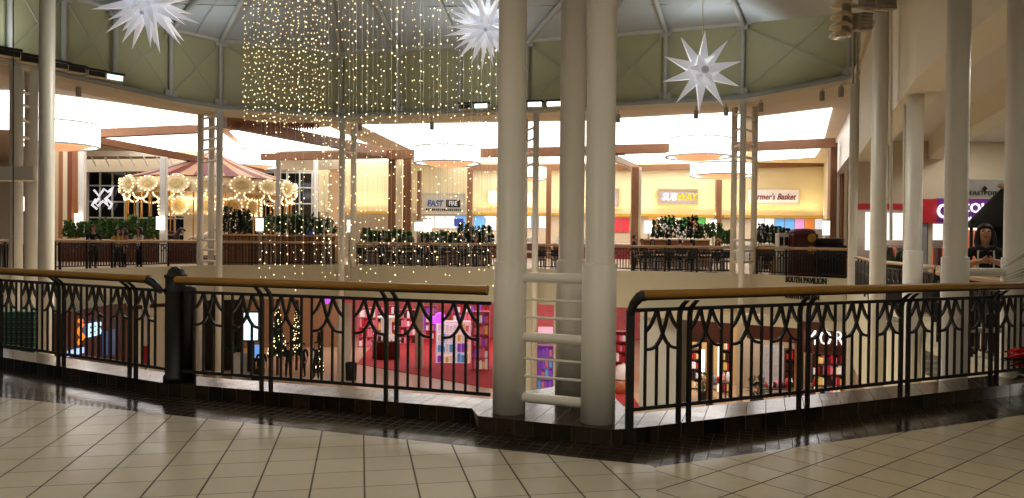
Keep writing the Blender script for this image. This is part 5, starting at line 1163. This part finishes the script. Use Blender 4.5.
# ================================================================== planters, plants, kiosks, seated people
def leafy(name, label, c, h, r_, m_, n=60, cat='plant', group=None, lw=.05, droop=.35, a0=0, a1=2 * PI, lmin=.5):
    """clump of arching blades"""
    mb = MB()
    for k in range(n):
        a = random.uniform(a0, a1); L_ = random.uniform(lmin, 1) * r_; hh = h * random.uniform(.4, 1); d = Vector((math.cos(a), math.sin(a), 0)); s = Vector((-d.y, d.x, 0)); w_ = lw * random.uniform(.7, 1.3); base = Vector(c) + d * .04; pts = []
        for q in range(5):
            u = q / 4; pts.append((base + d * L_ * u ** 1.3 + Vector((0, 0, hh * (u - droop * u * u * u))), w_ * (.35 + 1.2 * u) if u < .4 else w_ * (1.25 - 1.2 * u)))
        o = len(mb.v); vs = []
        for p, w2 in pts: vs += [p - s * max(w2, .003), p + s * max(w2, .003)]
        mb.add(vs, [(2 * q, 2 * q + 1, 2 * q + 3, 2 * q + 2) for q in range(4)], True)
    o = mb.build(name, m_, None, c, fix=False); return tag(o, label, cat, group)
def planter(px0, px1, ytop, Y, label, m_, dep=.8):
    a, b_ = at(px0, ytop, Y), at(px1, ytop, Y); zt = a.z; cx = (a.x + b_.x) / 2; w_ = b_.x - a.x; r = thing('planter', label, 'planter', (cx, Y, FZ))
    mb = MB(); mb.bbox((cx, Y, (zt + FZ) / 2), (w_, dep, zt - FZ), 0, .03); mb.build('box', m_, r)
    mb = MB(); mb.bbox((cx, Y, zt + .03), (w_ + .1, dep + .12, .08), 0, .02); mb.build('cap_rail', mat('pale_wood_cap', (206, 170, 124), .4), r)
    mb = MB(); mb.box((cx, Y, zt + .075), (w_ - .2, dep - .2, .01)); mb.build('soil', mat('dark_soil', (40, 30, 24), .9), r)
    return cx, w_, zt + .082
SLAT = stripe_mat('brown_slats', [(150, 102, 62), (128, 84, 50), (156, 110, 68), (90, 58, 36)], .32, 0, .5)
def plants(px0, px1, zb, Y, n, h, r_, m_, lab):
    n = max(2, (n * 2 + 2) // 3); sp = abs(px1 - px0) / n * Y / F
    for k in range(n):
        c = at(px0 + (px1 - px0) * (k + .5) / n, 249, Y); R_ = sp * .6; H = h * random.uniform(.7, .95); b0 = Vector((c.x, Y, zb)); mb = MB()
        for q in range(240):
            u = random.random(); a = random.uniform(0, 2 * PI); rr_ = R_ * .86 * math.sqrt(random.random()) * (.55 + .45 * math.sin(PI * min(1, u + .25))); p = b0 + Vector((rr_ * math.cos(a), rr_ * .9 * math.sin(a), .05 + H * u))
            d = Vector((math.cos(a) * random.uniform(.3, 1), math.sin(a), random.uniform(-.1, .9))).normalized(); s_ = d.cross(Vector((random.uniform(-1, 1), random.uniform(-1, 1), .3))).normalized() * random.uniform(.05, .1); L_ = min(random.uniform(.18, .36), R_ * .6)
            mb.quad(p, p + d * L_ * .5 - s_, p + d * L_, p + d * L_ * .5 + s_)
        for q in range(7): a = random.uniform(0, 2 * PI); mb.tube([b0, b0 + Vector((math.cos(a) * R_ * .5, math.sin(a) * R_ * .5, H * .8))], [.02, .008], 4)
        o = mb.build('planter_plant', m_, None, b0, fix=False); tag(o, lab, 'plant', lab.replace('plant', 'plants', 1))
_, _, z = planter(62, 200, 240, 39.9, 'long low brown planter behind the people at the far railing', DARKWOOD); plants(64, 96, z, 39.9, 5, 1.0, .8, GREEN, 'green plant in the long low planter left of the lantern post'); plants(98, 158, z, 39.9, 8, 1.25, .9, GREEN, 'green plant in the long low planter below the dark windows')
_, _, z = planter(222, 337, 235.5, 37.2, 'long slatted brown planter in front of the carousel', SLAT); plants(224, 250, z, 37.2, 4, 1.35, .7, DGREEN, 'dark green plant in the slatted planter before the carousel'); plants(264, 334, z, 37.2, 6, .95, .65, GREEN, 'green plant in the slatted planter below the right windows')
_, _, z = planter(360, 492, 247, 41, 'long low brown planter below the blue lettered sign', BROWN); plants(362, 412, z, 41, 7, .95, .75, GREEN, 'green plant in the low planter by the paired timber columns'); plants(420, 458, z, 41, 5, .8, .7, GREEN, 'green plant in the low planter below the blue lettered sign'); plants(458, 492, z, 41, 4, 1.35, .75, DGREEN, 'dark green plant in the low planter left of the nearest column')
_, _, z = planter(642, 708, 240, 41.5, 'brown planter wall with bushy plants below the white and yellow sign', BROWN); plants(652, 698, z, 41.5, 8, 1.25, .8, DGREEN, 'dark bushy plant under the white and yellow sign'); plants(698, 722, z, 41.5, 3, .9, .7, GREEN, 'lighter green plant right of the dark bushy ones'); plants(722, 733, z - .3, 40.4, 2, .8, .6, GREEN, 'green plant beside the three-column cluster')
_, _, z = planter(756, 800, 246, 39, 'low brown planter below the red script sign', DARKWOOD); plants(757, 790, z, 39, 6, 1.0, .75, DGREEN, 'dark green plant below the red script sign')
for k, (px, Y) in enumerate(((665, 41.0), (676, 41.0), (683, 41.0))):
    c = at(px, 228 + 4 * k, Y - .55); mb = MB()
    for q in range(14): d = Vector((random.gauss(0, .11), random.gauss(0, .05), random.gauss(0, .14))); mb.octa(c + d, .055)
    o = mb.build('white_blossom', WHITE, None, c); tag(o, ('white blossom cluster in the dark bushy plants, leftmost', 'white blossom cluster in the dark bushy plants, topmost', 'white blossom cluster in the dark bushy plants, lowest')[k], 'blossom')
# seated and waiting people
outf = [BLKC, GRY, NAVY, TANC, WHC, PNK]
desc = ['black', 'grey', 'navy', 'tan', 'white', 'pink']
used = set(); plc = ['at the cafe tables under the white and yellow sign', 'before the bushy plants', 'under the blue lettered sign']
for n_, idx in enumerate((0, 3, 5, 11, 16, 19, 21, 24, 29, 32, 37, 40, 43, 46)):
    q, rz = SEATED[idx % len(SEATED)]; k = n_ % 6
    zone = 'in front of the white and yellow sign' if idx < 8 else 'right before the bushy planter' if idx < 14 else 'in the rear row under the blue lettered sign' if idx < 26 else 'in the front row under the blue lettered sign' if idx < 40 else 'second row under the white and yellow sign'
    person('seated person in %s at cafe tables %s' % (desc[k], zone), (q.x, q.y + (-.06 if rz == 0 else .06), FZ), rz, 1.7, 'sit', outf[k], BLKC, long_hair=bool(n_ % 2))
# dark red kiosk, white hutch and black counter by the right end
c0 = at(802, 249, 29.6); r = thing('kiosk', 'dark red panelled kiosk with a purple rounded top behind the far railing', 'kiosk', (c0.x, 29.6, FZ))
KR = mat('dark_red_panel', (92, 34, 34), .4, noise=.2); z1 = at(802, 234, 29.6).z
mb = MB(); mb.bbox((c0.x, 29.6, (FZ + z1) / 2), (.95, .8, z1 - FZ), 0, .03); mb.build('body', KR, r); mb = MB(); mb.lathe((c0.x, 29.6, z1), [(.001, 0), (.5, 0), (.46, .12), (.3, .2), (.001, .22)], 20); mb.build('rounded_top', mat('purple_top', (96, 44, 84), .5), r)
for k in range(3): mb = MB(); mb.bbox((c0.x, 29.18, FZ + .3 + .5 * k), (.7, .04, .4), 0, .01); mb.build('front_panel', DARKWOOD, r)
for sy, lab in ((238, 'head'), (250, 'mid')): 
    q = at(812, sy, 29.1); mb = MB(); mb.sphere(q, .17, 8, (1, .4, 1)); mb.build('gold_disc', mat('gold_disc', (190, 150, 60), .4), r)
c0 = at(782, 249, 29.9); r = thing('hutch', 'small white cabinet with dark openings left of the dark red kiosk', 'cabinet', (c0.x, 29.9, FZ)); z1 = at(786, 233.5, 29.9).z
mb = MB(); mb.bbox((c0.x, 29.9, (FZ + z1) / 2), (.42, .4, z1 - FZ), 0, .02); mb.build('body', WHITE, r)
for sx in (-.1, .1): mb = MB(); mb.bbox((c0.x + sx, 29.69, z1 - .3), (.13, .03, .32), 0, .008); mb.build('opening', BLACK, r)
c0 = at(830, 249, 29); r = thing('black_counter', 'black counter with a slanted white tray right of the dark red kiosk', 'counter', (c0.x, 29, FZ)); z1 = at(826, 245, 29).z
mb = MB(); mb.bbox((c0.x, 29, (FZ + z1) / 2), (.95, .8, z1 - FZ), 0, .04); mb.build('body', BLACK, r); mb = MB(); mb.lathe((c0.x, 29, 0), [(.001, z1), (.46, z1), (.5, z1 + .18), (.46, z1 + .24), (.001, z1 + .22)], 24); mb.build('rim', BLACK, r); mb = MB(); mb.bbox((c0.x, 28.95, z1 + .25), (.66, .5, .04), 0, .01); mb.build('tray', WHITE, r)
mb = MB(); c0 = at(775, 252, 30.6); mb.bbox((c0.x, 30.2, FZ + .4), (.5, .4, .8), 0, .03); o = mb.build('gift_crate', TANC, None, (c0.x, 30.2, FZ)); tag(o, 'tan crate of goods left of the white cabinet', 'crate')
# blue sign board near the slatted planter and blue screen under the blue lettered sign
c0 = at(310, 233, 38.4)
r = thing('notice_board', 'small blue board on a post at the right end of the slatted planter', 'board', (c0.x, 38.4, FZ)); sbox('panel', 306.5, 230, 313.5, 238, 38.4, .08, mat('blue_board', (50, 70, 170), .4, emit=.3), r); mb = MB(); mb.tube([(c0.x, 38.45, FZ), (c0.x, 38.45, at(310, 238, 38.4).z)], .03, 6); mb.build('post', STEEL, r)
c0 = at(459, 226, 56.5); r = thing('notice_board', 'blue lit board right below the blue lettered sign', 'board', (c0.x, 56, FZ)); sbox('panel', 454, 218.5, 463.5, 226, 56, .08, mat('blue_board', (50, 70, 170), .4, emit=.3), r); mb = MB(); mb.tube([(c0.x, 56.05, FZ), (c0.x, 56.05, at(459, 226, 56).z)], .05, 6); mb.build('post', STEEL, r)
c0 = at(315, 213, 37); 
# white wire reindeer shape on the dark window
mb = MB(); WP = [(94, 190), (99, 196), (104, 189), (108, 192), (113, 187), (110, 195), (105, 199), (108, 206), (103, 201), (98, 206), (95, 203), (99, 198)]
P = [at(x, y, 61.9) for x, y in WP]; mb.tube(P, .09, 6); mb.tube([at(96, 199, 61.9), at(92, 205, 61.9), at(97, 209, 61.9)], .09, 6); mb.tube([at(107, 199, 61.9), at(112, 204, 61.9), at(109, 209, 61.9)], .09, 6)
o = mb.build('window_decoration', mat('white_lit_wire', (240, 240, 245), .4, emit=.8), None, at(100, 199, 61.9)); tag(o, 'white wire winter figure on the dark window left of the carousel', 'decoration')
# ================================================================== plants and flowers on the right
c0 = at(894, 262, 19.6); c0.z = 0
r = thing('potted_plant', 'dark leafy potted plant between the pale columns in the corridor', 'plant', c0); mb = MB(); mb.lathe(c0, [(.001, 0), (.2, 0), (.27, .45), (.24, .45), (.001, .42)], 18); mb.build('pot', BLACK, r)
o = leafy('foliage', None, c0 + Vector((0, 0, .42)), 1.75, .4, DGREEN, 70, None, None, .07); o.parent = r; o.location = (0, 0, .42)
c0 = Vector((5.8, 7.35, 0)); r = thing('potted_palm', 'tall potted plant with long arching leaves at the right picture edge', 'plant', c0); mb = MB(); mb.lathe(c0, [(.001, 0), (.2, 0), (.26, .5), (.23, .5), (.001, .46)], 20); mb.build('pot', DARKWOOD, r); mb = MB(); mb.tube([c0 + Vector((0, 0, .45)), c0 + Vector((.02, .02, 1.15))], [.035, .025], 8); mb.build('stem', BROWN, r)
random.seed(11); o = leafy('foliage', None, c0 + Vector((0, 0, 1.05)), 1.2, .9, GREEN, 40, None, None, .035, .75); o.parent = r; o.location = (0, 0, 1.05)
o = leafy('foliage', None, c0 + Vector((0, 0, 1.1)), 1.15, 1.08, GREEN, 26, None, None, .06, .8, PI * .75, PI * 1.2, .8); o.parent = r; o.location = (0, 0, 1.1)
c0 = Vector((5.31, 7.72, 0)); r = thing('potted_poinsettia', 'red poinsettia in a pot in front of the right railing end', 'flower', c0); mb = MB(); mb.lathe(c0, [(.001, 0), (.1, 0), (.14, .24), (.12, .24), (.001, .22)], 16); mb.build('pot', mat('red_foil_pot', (150, 30, 30), .3), r)
REDL = mat('red_bract', (214, 30, 34), .5)
for mm, nm, n_, zz in ((DGREEN, 'leaves', 36, .3), (REDL, 'bracts', 60, .42)):
    mb = MB()
    for k in range(n_):
        a = random.uniform(0, 2 * PI); rr_ = random.uniform(.05, .3); d = Vector((math.cos(a), math.sin(a), 0)); s = Vector((-d.y, d.x, 0)); p = c0 + d * rr_ * .6 + Vector((0, 0, zz + random.uniform(-.06, .14))); mb.quad(p, p + d * .09 - s * .05 + Vector((0, 0, .02)), p + d * .2 - Vector((0, 0, .03)), p + d * .09 + s * .05 + Vector((0, 0, .02)))
    mb.build(nm, mm, r, fix=False)
# corridor seats by the second railing
for k, (px, Y, lab) in enumerate(((906, 19.6, 'black cafe chair in the corridor behind the second railing, left one'), (921, 18.6, 'black cafe chair in the corridor behind the second railing, middle one'), (936, 18.6, 'black cafe chair in the corridor behind the second railing, right one'))):
    c0 = at(px, 249, Y); dup(ch, (c0.x, Y, 0), .6 * k, lab, None, TC)
# ================================================================== horses on the carousel
HV = [(0, 0, .95), (.32, 0, .97), (.5, 0, 1.15), (.64, 0, 1.36), (.78, 0, 1.34), (.93, 0, 1.2), (-.35, 0, .98), (-.5, 0, .9), (-.62, 0, .7), (-.66, 0, .5)]
HE = [(0, 1), (1, 2), (2, 3), (3, 4), (4, 5), (0, 6), (6, 7), (7, 8), (8, 9)]; HR = [.2, .19, .13, .1, .09, .055, .2, .07, .05, .02]
for s in (-1, 1):
    n0 = len(HV); HV += [(.38, s * .1, .78), (.62 if s > 0 else .45, s * .11, .62), (.52 if s > 0 else .3, s * .11, .36), (.6 if s > 0 else .22, s * .11, .28)]; HE += [(1, n0), (n0, n0 + 1), (n0 + 1, n0 + 2), (n0 + 2, n0 + 3)]; HR += [.1, .06, .035, .04]
    n0 = len(HV); HV += [(-.4, s * .11, .78), (-.3 + .1 * s, s * .12, .6), (-.55 + .1 * s, s * .12, .4), (-.52 + .12 * s, s * .12, .14)]; HE += [(6, n0), (n0, n0 + 1), (n0 + 1, n0 + 2), (n0 + 2, n0 + 3)]; HR += [.12, .07, .045, .04]
hm = skin_mesh('carousel_horse', HV, HE, HR, [mat('painted_horse', (150, 110, 84), .35, noise=.3)], [0] * len(HV))
hm2 = hm.copy(); hm2.materials[0] = mat('dark_painted_horse', (60, 42, 36), .35); hm3 = hm.copy(); hm3.materials[0] = mat('pale_painted_horse', (220, 200, 180), .35)
for k in range(14):
    a = 2 * PI * k / 14; d = Vector((math.cos(a), math.sin(a), 0)); c = Vector((CX, CYY, FZ + .42)) + d * 3.7; o = bpy.data.objects.new('carousel_horse', (hm, hm2, hm3)[k % 3]); COL.objects.link(o); o.parent = CAR; o.location = c - Vector(CAR['_w']); o.rotation_euler = (0, 0, a + PI / 2)
    mb = MB(); mb.tube([Vector((CX, CYY, FZ + .28)) + d * 3.7, Vector((CX, CYY, zc(190))) + d * 3.7], .035, 8); mb.build('brass_pole', GOLD, CAR)
    mb = MB(); mb.bbox(c + Vector((0, 0, 1.16)), (.3, .34, .08), a + PI / 2, .03); mb.build('saddle', MATS['carousel_red'], CAR)
for k in range(18):
    a = 2 * PI * k / 18; d = Vector((math.cos(a), math.sin(a), 0)); mb = MB(); mb.tube([Vector((CX, CYY, FZ + .28)) + d * 4.55, Vector((CX, CYY, zb - .4)) + d * 4.55], .045, 8); mb.build('outer_pole', GOLD, CAR)
# ================================================================== light
w = bpy.data.worlds.new('hall'); scene.world = w; w.use_nodes = True
w.node_tree.nodes['Background'].inputs[0].default_value = (.55, .55, .55, 1); w.node_tree.nodes['Background'].inputs[1].default_value = .12
# ceiling of the near gallery with unseen downlights added; rear ones brighten the columns
m = MB(); m.prism([(-14, 9.2), (-4, 7.6), (.6, 6.0), (4.7, 7.2), (6, 3), (14, 3), (14, -6), (-14, -6)], 4.3, 4.6); struct('ceiling_gallery', m, WHITE)
for x, y, e in ((-6, 4.5, 24), (-1.5, 3.4, 26), (3, 3.6, 20), (7.5, 3.5, 14), (-4, -1, 40), (2, -1.5, 44), (-9.5, 5.5, 18), (-4, -4, 60), (3, -4, 70), (8, -2, 40)):
    area('gallery_fill_light', (x, y, 4.28), 1.2, 1.2, e, (1, .93, .8))
# corridor downlights; the nearest added to brighten the right columns
for x, y, e in ((8.3, 10.6, 55), (12, 12, 60), (14, 18, 70), (14.5, 23.5, 70), (18, 22, 70)): area('corridor_down_and_fill', (x, y, 4.98), 1.2, 1.2, e, (1, .94, .84))
area('header_fill', (-29, 55, 7.2), 14, 3, 260, (1, .93, .85))  # added fill that brightens the header above the windows
# uplights on the ring washing drum and dome; unseen dome fill added to brighten fascia and columns
for px, Y, e in ((60, 25, 80), (219, 30.5, 70), (459, 31, 75), (700, 28, 80)):
    c = at(px, 249, Y); area('dome_uplight', (c.x, c.y - 1.5, 7.4), 1.5, 1.5, e, (.92, .96, 1), (PI - .25, 0, 0))
area('dome_fill', (-2, 20, 11.2), 7, 7, 2200, (1, .95, .82)); bpy.data.lights['dome_fill'].spread = 1.9
